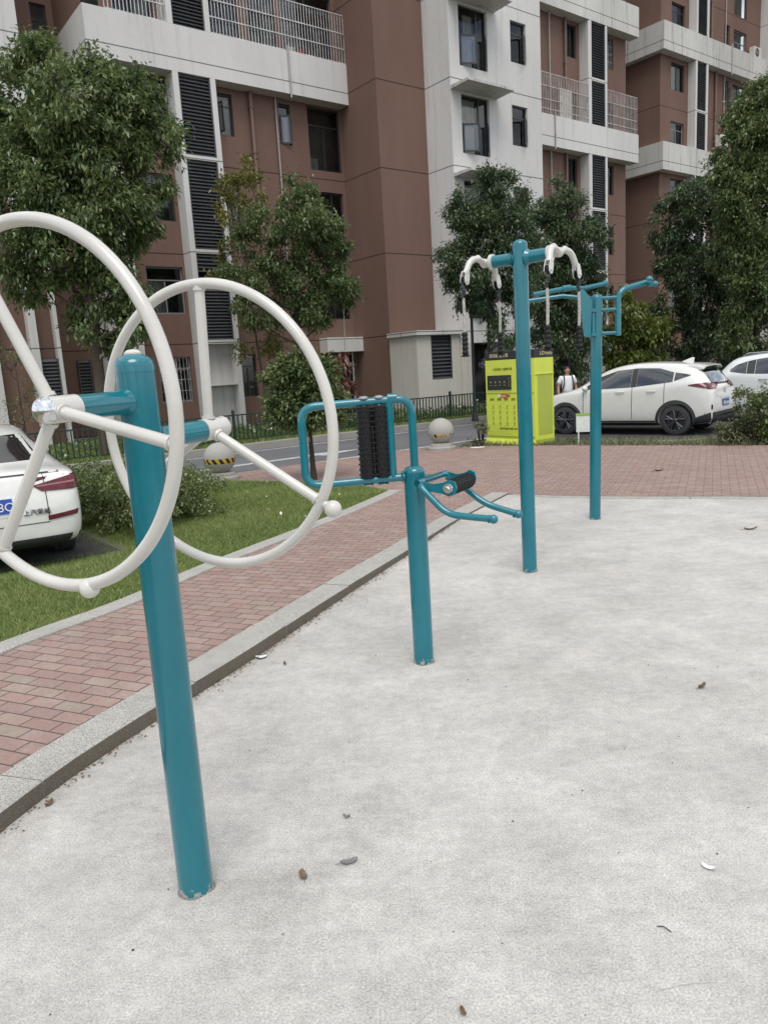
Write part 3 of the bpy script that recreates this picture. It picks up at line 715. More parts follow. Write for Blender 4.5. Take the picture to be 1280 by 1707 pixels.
# --- wing at the far left
lw = thing('end_wing', 'brown and white end wing half hidden behind the big broadleaf tree at the far left', 'building', OB, YA)
x = MB(); hw = [(-9.93, -9.45, 12.0, 13.6), (-9.93, -9.45, 9.1, 10.6)]
wall_holes(x, -11.0, -9.2, 0, TOP, 4.6, hw); x.build('brown_wall', M['brown'], lw, smooth=False)
for h in hw: window(lw, *h, 4.6, style='top')
x = MB(); x.box(-10.95, -9.3, 5.2, 5.3, 0, TOP); x.build('interior', M['inside'], lw, smooth=False)
x = MB(); x.box(-17, -11.0, 2.2, 6.5, 9.4, TOP); x.box(-14.2, -12.75, 2.2, 2.9, 0, 9.397); x.box(-11.85, -11.62, 2.2, 2.9, 0, 9.397); x.box(-11.1, -11.0, 2.2, 4.6, 0, 9.397); x.build('white_wall', M['wallwhite'], lw, smooth=False)
x = MB(); x.box(-17, -11.1, 2.55, 2.8, 0, 9.39); x.build('recessed_wall', M['brown'], lw, smooth=False)
louvre(lw, -11.62, -11.1, 1.0, 2.62, 2.3); louvre(lw, -9.94, -9.5, 1.2, 2.62, 4.45)

# --- second block on the right
fb = thing('far_apartment_block', 'farther brown block at the right, white rain stained balcony bands wrapping its corner', 'building', OB, YA)
h2 = []; w2 = []
for z0, z1 in floors(15.45, 16.8, 26): h2 += [(21.72, 23.0, z0, z1), (27.02, 27.58, z0, z1)]
for z0, z1 in floors(14.6, 16.74, 26): h2.append((28.02, 29.45, z0, z1))
x = MB(); wall_holes(x, 20.73, 31.05, 0, 30, 2.25, h2); x.quad((20.73, 12, 0), (20.73, 2.25, 0), (20.73, 2.25, 30), (20.73, 12, 30)); x.build('brown_wall', M['brown'], fb, smooth=False)
for i, h in enumerate(h2): window(fb, *h, 2.25, style=('grid', 'top', 'two')[i % 3], fm='framegrey' if i % 3 == 0 else 'frame', curtain=(.1, .9, 0, .95) if i % 3 == 2 else None, sash=[(h[1] - .05, -.4, h[2] + .1, h[3] - .4, 55)] if (i % 3 == 0 and 15 < h[2] < 16) else None)
x = MB(); x.box(20.8, 31, 3.4, 3.5, 0, 30)
for k in range(0, 11): x.box(20.8, 31, 2.44, 3.4, 2.9 * k - .1, 2.9 * k + .03)
x.build('interior', M['inside'], fb, smooth=False)
for z0, z1 in ((11.22, 12.6), (17.03, 18.36), (22.8, 24.2)):
    band(fb, 20.78, 33, 1.78, 2.247, z0, z1, 'wallwhite_old')
    x = MB(); x.box(20.30, 20.727, 2.25, 12, z0, z1); x.box(20.30, 20.777, 1.78, 2.247, z0, z1); x.build('balcony_band', M['wallwhite_old'], fb, smooth=False)
x = MB()
for z0, z1 in ((0, 11.217), (12.603, 17.027), (18.363, 22.797)):
    x.box(23.35, 23.53, 1.80, 2.246, z0, z1); x.box(24.43, 24.62, 1.80, 2.246, z0, z1)
    for z in (2.9, 5.8, 8.7, 14.5, 20.3):
        if z0 < z < z1: x.box(23.53, 24.43, 1.82, 2.24, z - .02, z + .12)
x.build('louvre_shaft', M['wallwhite'], fb, smooth=False)
for z0, z1 in ((5.92, 8.68), (8.82, 11.217), (12.603, 14.48), (14.62, 17.027), (18.363, 20.28), (20.42, 22.79)): louvre(fb, 23.535, 24.425, z0, z1, 1.84)
x = MB(); x.box(31.05, 36, -1.3, 2.6, 0, 30); x.build('tower_wall', M['wallwhite'], fb, smooth=False)
pipe(fb, 26.05, 2.16, 0, 17.02, .06, 'pipe'); pipe(fb, 27.0, 2.18, 12.6, 17.0, .03, 'pipegrey'); pipe(fb, 25.5, 2.16, 18.4, 24, .06, 'pipe'); pipe(fb, 27.02, 2.18, 18.4, 24, .03, 'pipegrey'); pipe(fb, 27.0, 1.75, 16.9, 18.5, .04, 'pipegrey')

def ac_unit(name, label, a, b, z, sc_=1.0):
    t = thing(name, label, 'air conditioner', W(a, b, z), YA)
    x = MB(); x.box(-.42, .42, -.16, .16, 0, .60, bev=.015); x.build('casing', M['acwhite'], t, smooth=False)
    x = MB(); x.lathe([(.0, 0), (.235, 0), (.235, .004), (.20, .006)], (-.10, -.161, .30), (0, -1, 0), 28); x.build('fan_opening', M['dark'], t)
    x = MB()
    for r in (.06, .11, .16, .21): 
        p = [(-.10 + r * math.cos(q), -.172, .30 + r * math.sin(q)) for q in np.linspace(0, 2 * PI, 25)[:-1]]; x.tube(p, .005, 5, closed=True)
    for q in range(6): x.tube([(-.10, -.172, .30), (-.10 + .22 * math.cos(q * PI / 3), -.172, .30 + .22 * math.sin(q * PI / 3))], .004, 5)
    x.build('fan_guard', M['grille'], t)
    x = MB(); x.box(-.36, -.30, -.1, .4, -.06, 0); x.box(.30, .36, -.1, .4, -.06, 0); x.build('bracket', M['grille'], t, smooth=False)
ac_unit('air_conditioner', 'white box air conditioner with round fan hung on the far block above the treetop', 26.25, 1.85, 13.02)
ac_unit('air_conditioner', 'white air conditioner half hidden behind the stained upper balcony wall of the far block', 29.95, 1.95, 18.3)

# ------------------------------------------------------------------ fence along the planting strip
FB = -4.25
fn = thing('picket_fence', 'low dark green metal picket fence between the road and the houses', 'fence', W(-24, FB, 0), YA)
n = 14; sp = 2.55
for i in range(n + 1):
    x = MB(); x.box(i * sp - .03, i * sp + .03, -.03, .03, 0, .86); x.lathe([(.045, .86), (.045, .875), (.02, .90), (.0, .905)], (i * sp, 0, 0), n=8); x.build('post', M['fence'], fn, smooth=False)
    if i < n:
        x = MB(); x.box(i * sp + .032, i * sp + sp - .032, -.018, .018, .74, .775); x.box(i * sp + .032, i * sp + sp - .032, -.018, .018, .10, .135)
        for k in range(1, 20):
            a = i * sp + sp * k / 20; x.box(a - .014, a + .014, -.012, .012, .137, .738)
        x.build('picket_panel', M['fence'], fn, smooth=False)

# ------------------------------------------------------------------ exercise machines
def V(*p): return Vector(p)
def dome(x, c, r, z, flat=.55):
    x.lathe([(r, -.02), (r, 0)] + [(r * math.cos(t) , r * flat * math.sin(t)) for t in np.linspace(.15, PI / 2, 7)], (c[0], c[1], z), n=28)
def post(parent, c, h, lean=(0, 0)):
    x = MB(); r = .0575
    x.tube([V(c[0], c[1], 0), V(c[0] + lean[0] * .5, c[1] + lean[1] * .5, h * .5), V(c[0] + lean[0], c[1] + lean[1], h - .035)], r, 32)
    dome(x, (c[0] + lean[0], c[1] + lean[1]), r + .001, h - .035, .62)
    o = x.build('post', M['teal'], parent)
    x = MB(); N = 40; rr = [r + .004 + .006 * (math.sin(2 * PI * k / N * 3 + c[0] * 7) * .6 + math.sin(2 * PI * k / N * 5 + c[1]) * .4) for k in range(N)]; q = [(c[0] + rr[k] * math.cos(2 * PI * k / N), c[1] + rr[k] * math.sin(2 * PI * k / N), .003) for k in range(N)]
    x.quad(*q); x.build('foot_dirt_shade_ring', M['foot_dirt_shade'], o, smooth=False)  # flat dark ring at the post foot: dirt plus painted contact shade
    return o
# -- 1: two spinning wheels on one post
m1 = thing('spinning_wheel_trainer', 'nearest exercise post carrying two big cream spoked wheels', 'exercise machine', (0, 0, 0), group='teal outdoor exercise machines')
P1 = V(-.71, 2.27, 0)
pm1 = post(m1, P1, 1.772, (0, 0)); x = MB(); x.lathe([(.026, -.004), (.026, .002), (.018, .010), (0, .013)], (P1.x, P1.y, 1.772), n=18); x.build('top_cap', M['cream'], pm1)
def wheel(c, n, e1, e2, Rr, hub_end, hub_in, post_pt, spokes, balls, domed, dish=0.0):
    c, n, e1, e2 = V(*c), V(*n), V(*e1), V(*e2); t = .0172
    def rp(d, k=0.0, rad=None): 
        q = R(d); return c + (e1 * math.cos(q) + e2 * math.sin(q)) * (Rr if rad is None else rad) + n * k
    x = MB(); x.tube([rp(d) for d in np.arange(0, 360, 3.75)], t, 16, closed=True)
    for s in spokes:
        a = c + n * dish; b = rp(s); d = (b - a).normalized()
        x.tube([a + d * .02, a + d * .10 - n * .0, b - d * .004], t * .95, 14); 
        x.tube([a + d * .034, a + d * .044], t * 1.25, 14); x.tube([b - d * .022, b - d * .014], t * 1.18, 14)
    o = x.build('wheel_rim', M['cream'], m1)
    h0 = c + n * hub_end; h1 = c + n * hub_in
    x = MB(); x.tube([h0, h1], .036, 24); hb = x.build('hub', M['cream'], m1)
    x = MB(); x.tube([h1 + (h0 - h1).normalized() * .004, h1 + (post_pt - h1).normalized() * ((post_pt - h1).length)], .0345, 24)
    ax = (post_pt - h1).normalized(); x.lathe([(.0347, -.022), (.037, -.012), (.041, -.002)], post_pt, ax, 24)
    x.build('axle', M['teal'], m1)
    sg = (h0 - h1).normalized()
    x = MB(); x.lathe([(.0365, 0), (.037, .006), (.034, .012)] + ([(.034 * math.cos(q), .012 + .022 * math.sin(q)) for q in np.linspace(.2, PI / 2, 7)] if domed else [(.0, .013)]), h0, sg, 24)
    x.build('end_cap', M['steel'] if domed else M['cream'], hb)
    for (d, s, *q_) in balls:
        b = rp(d); bo, br_ = q_ if q_ else (.045, .028); u = (n * s[0] + (b - c).normalized() * s[1]).normalized()
        x = MB(); x.tube([b, b + u * max(.012, bo - .015)], .015, 14); x.sphere(b + u * bo, br_, 18, 12); x.build('handle_ball', M['cream'], o)
wheel((-.858, 1.936, 1.629), (.483, .875, .015), (-.875, .484, 0), (-.007, -.013, 1), .46, .022, .11, V(-.735, 2.225, 1.632), (67, 191, 303), [(259, (-.25, 1), .010, .0265)], True, .045)
wheel((-.549, 2.496, 1.524), (.456, .889, .031), (-.890, .456, 0), (-.014, -.028, 1), .46, .045, -.055, V(-.683, 2.318, 1.517), (92, 211, 331), [(211, (.1, 1))], False, -.015)

# -- 2: waist roller and back roller
m2 = thing('massage_roller_trainer', 'short teal exercise post with a loop frame holding two black studded rollers', 'exercise machine', (0, 0, 0), group='teal outdoor exercise machines')
c2_ = V(.18, 4.14, 0); pm = post(m2, c2_, 1.152)
L2 = lambda s, z, f=0.0: V(.18 + s * .999, 4.14 + s * .05 + f, z)
x = MB(); tr = .0225
x.tube(fillet([L2(.005, 1.13), L2(.003, 1.522), L2(-.598, 1.508), L2(-.60, 1.075), L2(-.04, 1.092)], .085, 8), tr, 16)
x.tube([L2(-.118, 1.085), L2(-.118, 1.53)], tr, 16)
x.tube([L2(-.125, 1.530), L2(-.10, 1.531), L2(-.075, 1.530)], tr * 1.06, 16)
x.lathe([(tr, 0), (tr * 1.6, .012)], L2(-.075, 1.092), (1, .05, 0), 16)
lf = x.build('loop_frame', M['teal'], m2)
for s in (-.256, -.173):
    x = MB(); r = .041; z0, z1 = 1.10, 1.487; cx, cy = L2(s, 0)[:2]
    x.lathe([(r * .6, 0), (r, .004), (r, z1 - z0 - .004), (r * .6, z1 - z0)], (cx, cy, z0), n=26)
    for i in range(13):
        for k in range(10):
            t = 2 * PI * (k + .5 * (i % 2)) / 10; p = V(cx + r * math.cos(t), cy + r * math.sin(t), z0 + .018 + i * .0292)
            d = V(math.cos(t), math.sin(t), 0); x.lathe([(.0068, -.001), (.006, .004), (.0038, .0072), (.0, .008)], p, d, 6)
    ro = x.build('back_roller', M['black'], m2)
    x = MB(); x.lathe([(.03, 0), (.03, .006), (.022, .014), (0, .017)], L2(s, 1.533), n=18); x.lathe([(.012, -.02), (.012, .02)], L2(s, 1.515), n=12)
    x.lathe([(.012, -.03), (.03, -.028), (.03, -.022)], L2(s, 1.087), n=14); x.build('axle_cap', M['dull_steel'], ro)
cbn, cbf = V(.187, 4.0, 1.072), V(.375, 4.33, 1.072); wv = V(.868, -.494, 0)
x = MB(); hr_ = .0185
x.tube(fillet([cbf, cbn], .01), hr_, 14)
x.tube([V(.20, 4.14, 1.085), (cbn + cbf) / 2 + wv * -.03, (cbn + cbf) / 2], .0215, 14)
x.tube(fillet([cbf - wv * .0, cbn + V(0, 0, .0), cbn + wv * .17 + V(0, 0, -.165), cbn + wv * .43 + V(0, 0, -.178)], .07, 9), hr_, 16)
x.tube(fillet([cbn, cbf, cbf + wv * .233 + V(0, 0, -.175), cbf + wv * .43 + V(0, 0, -.226)], .07, 9), hr_, 16)
for e, d in ((cbn + wv * .43 + V(0, 0, -.178), wv), (cbf + wv * .43 + V(0, 0, -.226), wv)): x.tube([e - d * .028, e - d * .022], hr_ * 1.18, 14); x.sphere(e, .0245, 18, 12)
ha = x.build('handle_frame', M['teal'], m2)
axd = (cbf - cbn).normalized(); ra = cbn + wv * .165 + axd * .045 + V(0, 0, -.03); rb = cbn + wv * .165 + axd * .335 + V(0, 0, -.018)
for q, base in ((ra, cbn + axd * .012), (rb, cbf - axd * .012)):
    up = V(0, 0, 1); d = (q - base); d.z = 0; L = d.length; d.normalize(); th = .004; s0 = base + V(0, 0, -.004)
    prof = [(0, .016), (L * .5, .010), (L - .03, .026), (L, .046), (L + .034, .034), (L + .046, 0), (L + .034, -.034), (L, -.046), (L - .03, -.036), (L * .5, -.034), (0, -.032)]
    z_off = q.z - s0.z; x = MB()
    for sgn in (0,):
        A_ = [s0 + d * p + up * (h + z_off * min(1, p / L)) - axd * th for p, h in prof]; B_ = [p + axd * 2 * th for p in A_]; n_ = len(A_)
        x.add(A_ + B_, [tuple(range(n_)), tuple(range(2 * n_ - 1, n_ - 1, -1))] + [(i, i + n_, (i + 1) % n_ + n_, (i + 1) % n_) for i in range(n_)])
    x.build('roller_bracket', M['teal'], m2)
x = MB(); r = .040; ln = (rb - ra).length
x.lathe([(r * .7, .012), (r, .016), (r, ln - .016), (r * .7, ln - .012)], ra, axd, 26)
fx, fy, fz = frame(axd)
for i in range(15):
    for k in range(20):
        t = 2 * PI * k / 20; d = fx * math.cos(t) + fy * math.sin(t); p = ra + axd * (.03 + i * (ln - .06) / 14) + d * r
        x.lathe([(.0042, -.001), (.0036, .003), (.0, .0038)], p, d, 5)
ro = x.build('waist_roller', M['black'], m2)
x = MB(); x.lathe([(.026, -.012), (.028, -.006), (.028, .0)], ra - axd * .006, axd, 20); x.lathe([(.010, -.024), (.014, -.02), (.014, -.012)], ra - axd * .006, axd, 6); x.build('bolt', M['steel'], ro)

# -- 3: tall pull down trainer
m3 = thing('pull_down_trainer', 'tallest teal exercise post with white curved arms and hanging black grips', 'exercise machine', (0, 0, 0), group='teal outdoor exercise machines')
c3 = V(1.16, 5.93, 0); post(m3, c3, 2.585, (-.018, 0))
d3 = V(.8, -.6, 0); e3 = V(.6, .8, 0); zb = 2.452; b0 = V(1.145, 5.93, zb)
x = MB(); x.tube([b0 - d3 * .235, b0 + d3 * .235], .0475, 26)
for s in (-1, 1): x.lathe([(.0475, .0), (.062, -.03)], b0 + d3 * s * .085, d3 * s, 26)
x.build('cross_bar', M['teal'], m3)
for s in (-1, 1):
    x = MB(); f0 = b0 + d3 * s * .225
    x.lathe([(.05, 0), (.060, .002), (.060, .026), (.05, .03)], f0, d3 * s, 26)
    x.tube([f0 + d3 * s * .02, f0 + d3 * s * .095], .031, 18); E_ = f0 + d3 * s * .085
    x.sphere(E_, .036, 16, 10)
    for q in (-1, 1):
        tip = E_ + e3 * q * .245 + d3 * s * .03 + V(0, 0, -.09)
        x.tube(fillet([E_, E_ + e3 * q * .10 + V(0, 0, .03), E_ + e3 * q * .19 + d3 * s * .015 + V(0, 0, .01), tip], .06, 8), .024, 14, rs=None)
        x.sphere(E_ + e3 * q * .10 + V(0, 0, .028), .027, 12, 8)
    arm = x.build('curved_arm', M['cream'], m3)
    for q in (-1, 1):
        tip = E_ + e3 * q * .245 + d3 * s * .03 + V(0, 0, -.09)
        y = MB(); px = e3 * q; sd2 = d3
        for k in (-1, 1):
            o_ = tip + sd2 * k * .019
            pr = [(-.03, .03), (.02, .02), (.045, -.03), (.045, -.065), (.02, -.085), (-.01, -.075), (-.025, -.03)]
            A_ = [o_ + px * a + V(0, 0, b) - sd2 * .003 for a, b in pr]; B_ = [p + sd2 * .006 for p in A_]; n_ = len(A_)
            y.add(A_ + B_, [tuple(range(n_)), tuple(range(2 * n_ - 1, n_ - 1, -1))] + [(i, i + n_, (i + 1) % n_ + n_, (i + 1) % n_) for i in range(n_)])
        y.tube([tip + px * .02 + V(0, 0, -.055) - sd2 * .032, tip + px * .02 + V(0, 0, -.055) + sd2 * .032], .010, 10)
        fk = y.build('pulley_fork', M['cream'], arm)
        y = MB(); y.lathe([(.034, -.012), (.036, -.009), (.024, -.003), (.024, .003), (.036, .009), (.034, .012)], tip + px * .02 + V(0, 0, -.055), sd2, 20); y.build('pulley', M['black'], arm)
        top = tip + px * .045 + V(0, 0, -.06); gz_ = 1.93 if s < 0 else 1.93; g = V(top.x, top.y, gz_)
        y = MB(); y.tube([top, top + V(0, 0, -.03)], .006, 8)
        for k in range(5): y.sphere(top + V(random.uniform(-.008, .008), random.uniform(-.008, .008), -.045 - k * .018), .017 - .001 * k, 8, 6)
        y.build('knotted_strap', M['blackmatt'], m3)
        y = MB(); y.tube([top + V(0, 0, -.12), (top + g) / 2 + V(.003, 0, -.05), g], .0115, 10); y.build('pull_rope', M['rope'], m3)
        y = MB(); pf = [(.012, 0)]
        for k in range(5): z = -.005 - k * .034; pf += [(.020, z), (.024, z - .006), (.024, z - .022), (.019, z - .029)]
        pf += [(.033, -.176), (.033, -.184), (.012, -.188)]
        y.lathe([(a, b) for a, b in pf], g, (0, 0, 1), 16); y.build('grip', M['black'], m3)

# -- 4: arm press at the far end
m4 = thing('arm_press_trainer', 'farthest teal exercise post with swinging side plates and bent handlebars', 'exercise machine', (0, 0, 0), group='teal outdoor exercise machines')
c4 = V(2.23, 7.80, 0); post(m4, c4, 2.305, (.03, 0))
x = MB(); tr = .0235; X0, Y0 = 2.252, 7.80
def tp(*p): return fillet([V(*q) for q in p], .11, 8)
# right bracket and bent bar
for z in (2.262, 2.145, 1.915): x = MB(); x.tube([V(X0 + .03, Y0, z), V(X0 + .22, Y0, z)], .0185, 12); x.build('side_bracket', M['teal'], m4)
x = MB(); x.tube(tp((X0 + .225, Y0, 1.885), (X0 + .225, Y0, 2.325), (X0 + .56, Y0 + .10, 2.40)), .029, 16)
x.sphere((X0 + .575, Y0 + .10, 2.425), .036, 14, 10); x.tube([V(X0 + .53, Y0 + .02, 2.372), V(X0 + .60, Y0 + .02, 2.372)], .026, 12); x.sphere((X0 + .605, Y0 + .02, 2.372), .03, 12, 8)
x.tube([V(X0 + .55, Y0 - .05, 2.375), V(X0 + .55, Y0 + .15, 2.41)], .02, 12)
x.build('handlebar', M['teal'], m4)
x = MB(); pr = [(-.13, 1.90), (-.06, 1.88), (-.045, 2.25), (-.07, 2.28), (-.14, 2.37), (-.165, 2.36), (-.15, 2.10)]
A_ = [V(X0 + a - .02, Y0 - .10, z) for a, z in pr]; B_ = [p + V(.01, .05, 0) for p in A_]; n_ = len(A_)
x.add(A_ + B_, [tuple(range(n_)), tuple(range(2 * n_ - 1, n_ - 1, -1))] + [(i, i + n_, (i + 1) % n_ + n_, (i + 1) % n_) for i in range(n_)])
x.tube([V(X0 - .05, Y0 - .08, 1.885), V(X0 - .05, Y0 - .08, 2.16)], .019, 14)
for z in (1.905, 2.14): x.lathe([(.019, -.02), (.031, -.012), (.031, .012), (.019, .02)], (X0 - .05, Y0 - .08, z), n=16); x.tube([V(X0 - .05, Y0 - .08, z), V(X0, Y0, z)], .019, 12)
x.build('pivot_plate', M['teal'], m4)
x = MB(); pv = V(X0 - .15, Y0 - .08, 2.36)
x.tube([pv, V(X0 - .30, Y0 - .10, 2.372), V(X0 - .66, Y0 - .16, 2.322)], .0225, 14); x.tube([V(X0 - .28, Y0 - .10, 2.372), V(X0 - .36, Y0 - .11, 2.365)], .031, 14)
x.tube([V(X0 - .02, Y0, 2.26), V(X0 - .30, Y0 + .12, 2.315), V(X0 - .66, Y0 + .12, 2.285)], .0215, 14)
x.tube([pv, V(X0 + .11, Y0 + .05, 2.405)], .0225, 14); x.sphere((X0 + .115, Y0 + .05, 2.41), .029, 12, 8)
x.build('handlebar', M['teal'], m4)

# ------------------------------------------------------------------ stone ball bollards
def bollard(label, u, v, mat, tilt):
    p = G(u, v, gz); t = thing('stone_ball_bollard', label, 'bollard', (p[0], p[1], gz), tilt, 'stone ball bollards')
    x = MB(); x.lathe([(.30, 0), (.30, .05), (.25, .07), (.24, .12), (.20, .135)], n=28); x.build('plinth', M['granite_ball'], t)
    x = MB(); x.sphere((0, 0, .375), .265, 36, 22); x.build('ball', mat, t)
bollard('stone ball bollard with bright black and yellow warning tape, behind the lawn', 370, 800, M['ball_new'], R(-10))
bollard('stone ball bollard with worn patchy yellow tape, standing beside the road near the lime cabinet', 736, 749, M['ball_worn'], R(40))

# ------------------------------------------------------------------ lime recycling cabinet
cc = G(893, 742, gz); ang = YA + PI / 2      # local x runs along the front (away from the corner), local y into the side
rc = thing('recycling_cabinet', 'lime yellow recycling cabinet with a dark screen and black header reading LOVERE', 'recycling cabinet', (cc[0], cc[1], gz), YA)
# local axes: x = along A (the side, .56 m), y = along B (the front, 1.28 m); front face looks along -x
FW, SD, Hc = 1.36, .58, 1.735
x = MB(); x.box(0, SD, 0, FW, .08, Hc, bev=.008); x.build('body', M['lime'], rc, smooth=False)
x = MB(); x.box(-.004, SD + .004, -.004, FW + .004, Hc + .003, Hc + .165, bev=.006); hd = x.build('header', M['cabblack'], rc, smooth=False)
x = MB(); x.add([(-.10, 0, .0), (-.10, FW, .0), (0, FW, .10), (0, 0, .10), (0, 0, 0), (0, FW, 0)], [(0, 3, 2, 1), (0, 4, 3), (1, 2, 5), (0, 1, 5, 4)]); x.box(.003, SD, .003, FW - .003, 0, .077); x.build('skirt', M['lime'], rc, smooth=False)
x = MB(); x.box(-.02, .0, .62, 1.29, 1.12, 1.42, bev=.004); x.build('screen', M['screen'], rc, smooth=False)
for z0 in (1.045, .145): x = MB(); x.box(-.008, -.002, .02, FW - .02, z0, z0 + .011); x.build('panel_joint', M['ink2'], rc, smooth=False)
X_, Z_ = (0, -1, 0), (0, 0, 1)
x = MB()
x.text('爱回收 爱分类', (-.008, 1.22, Hc + .055), X_, Z_, .085); x.build('header_lettering', M['headprint'], hd, smooth=False)
x = MB(); x.text('LOVERE', (.16, -.008, Hc + .05), (1, 0, 0), Z_, .105)
x.build('header_lettering', M['headprint'], hd, smooth=False)
x = MB(); x.text('小区回收 | 智能环保', (-.004, 1.14, 1.52), X_, Z_, .062)
for i, s in enumerate(('纸类', '金属', '塑料', '纺织')): x.text(s, (-.004, 1.24 - i * .20, .90), X_, Z_, .062)
x.text('请将可回收物分类投入箱内', (-.004, .98, .30), X_, Z_, .042); x.build('front_lettering', M['ink'], rc, smooth=False)
x = MB()
for i in range(5):
    for k in range(4):
        y0 = 1.20 - i * .20; z0 = .78 - k * .115
        x.box(-.004, -.001, y0 - .07, y0 - .015, z0 - .055, z0 - .045); x.box(-.004, -.001, y0 - .06, y0 - .028, z0 - .03, z0 + .02)
x.build('item_pictograms', M['ink2'], rc, smooth=False)
x = MB()
for i in range(4): 
    y0 = 1.22 - i * .13; x.box(-.024, -.0205, y0 - .06, y0 - .01, 1.21, 1.222); x.box(-.024, -.0205, y0 - .05, y0 - .02, 1.26, 1.30)
for k in range(5): x.box(-.024, -.0205, .65, .69, 1.19 + k * .04, 1.20 + k * .04)
x.build('screen_icons', M['ink2'], rc, smooth=False)
x = MB(); x.add([(-.006, .83 + .17 * math.cos(t) * (1 if abs(math.cos(t)) > .2 else 1), .995 + .038 * math.sin(t)) for t in np.linspace(0, 2 * PI, 25)[:-1]], [tuple(range(24))]); x.build('badge', M['red'], rc, smooth=False)
x = MB(); x.text('扫码投递', (-.009, .94, .978), X_, Z_, .04); x.lathe([(.03, 0), (.03, .003), (0, .004)], (-.0065, .965, .995), (-1, 0, 0), 14); x.build('badge_lettering', M['white'], rc, smooth=False)
x = MB(); x.box(.09, .52, -.006, .0, .20, 1.40); x.build('side_door', M['limedark'], rc, smooth=False)
x = MB(); x.box(.005, SD - .01, -.018, .0, 1.405, 1.418); x.build('side_trim', M['lime'], rc, smooth=False)

# small low sign on two legs near the front wheel of the parked car
p = G(980, 737, .0); sg_ = thing('low_sign', 'small pale board on two thin legs in the weeds beside the lime cabinet', 'sign', (p[0], p[1], -.03), R(-12))
x = MB(); x.box(-.235, .235, -.012, .012, .24, .57, bev=.004); bd_ = x.build('board', M['boxwhite'], sg_, smooth=False)
x = MB(); x.box(-.24, .24, -.018, .018, .573, .62); x.build('top_rail', M['green'], sg_, smooth=False)
for s in (-.19, .19): x = MB(); x.box(s - .012, s + .012, -.011, .011, -.05, .239); x.build('leg', M['boxwhite'], sg_, smooth=False)

# lamp posts in front of the houses
def at_ground(u, v, z=0.0): return G(u, v, z)
p = G(792, 702, 0); lp = thing('lamp_post', 'thin black lamp post in front of the tower door', 'lamp post', (p[0], p[1], 0))
x = MB(); x.lathe([(.11, 0), (.11, .05), (.055, .25), (.045, .3), (.042, 3.7), (.05, 3.75)], n=16); x.build('pole', M['cabblack'], lp)
x = MB(); x.lathe([(.05, 3.75), (.13, 3.85), (.17, 4.15), (.10, 4.32), (0, 4.36)], n=16); x.build('lantern', M['screen'], lp)
p = AY(578, 690, 24.6); p[2] = 0; q = AY(570, 440, 24.6); gl_ = thing('globe_lamp', 'thin garden lamp with a small white globe above the canopy', 'lamp', (p[0], p[1], 0))
x = MB(); x.tube([V(0, 0, -.02), V(q[0] - p[0], 0, q[2] - .08)], .018, 10); x.build('pole', M['acwhite'], gl_)
x = MB(); x.sphere((q[0] - p[0], 0, q[2]), .095, 18, 12); x.build('globe', M['acwhite'], gl_)

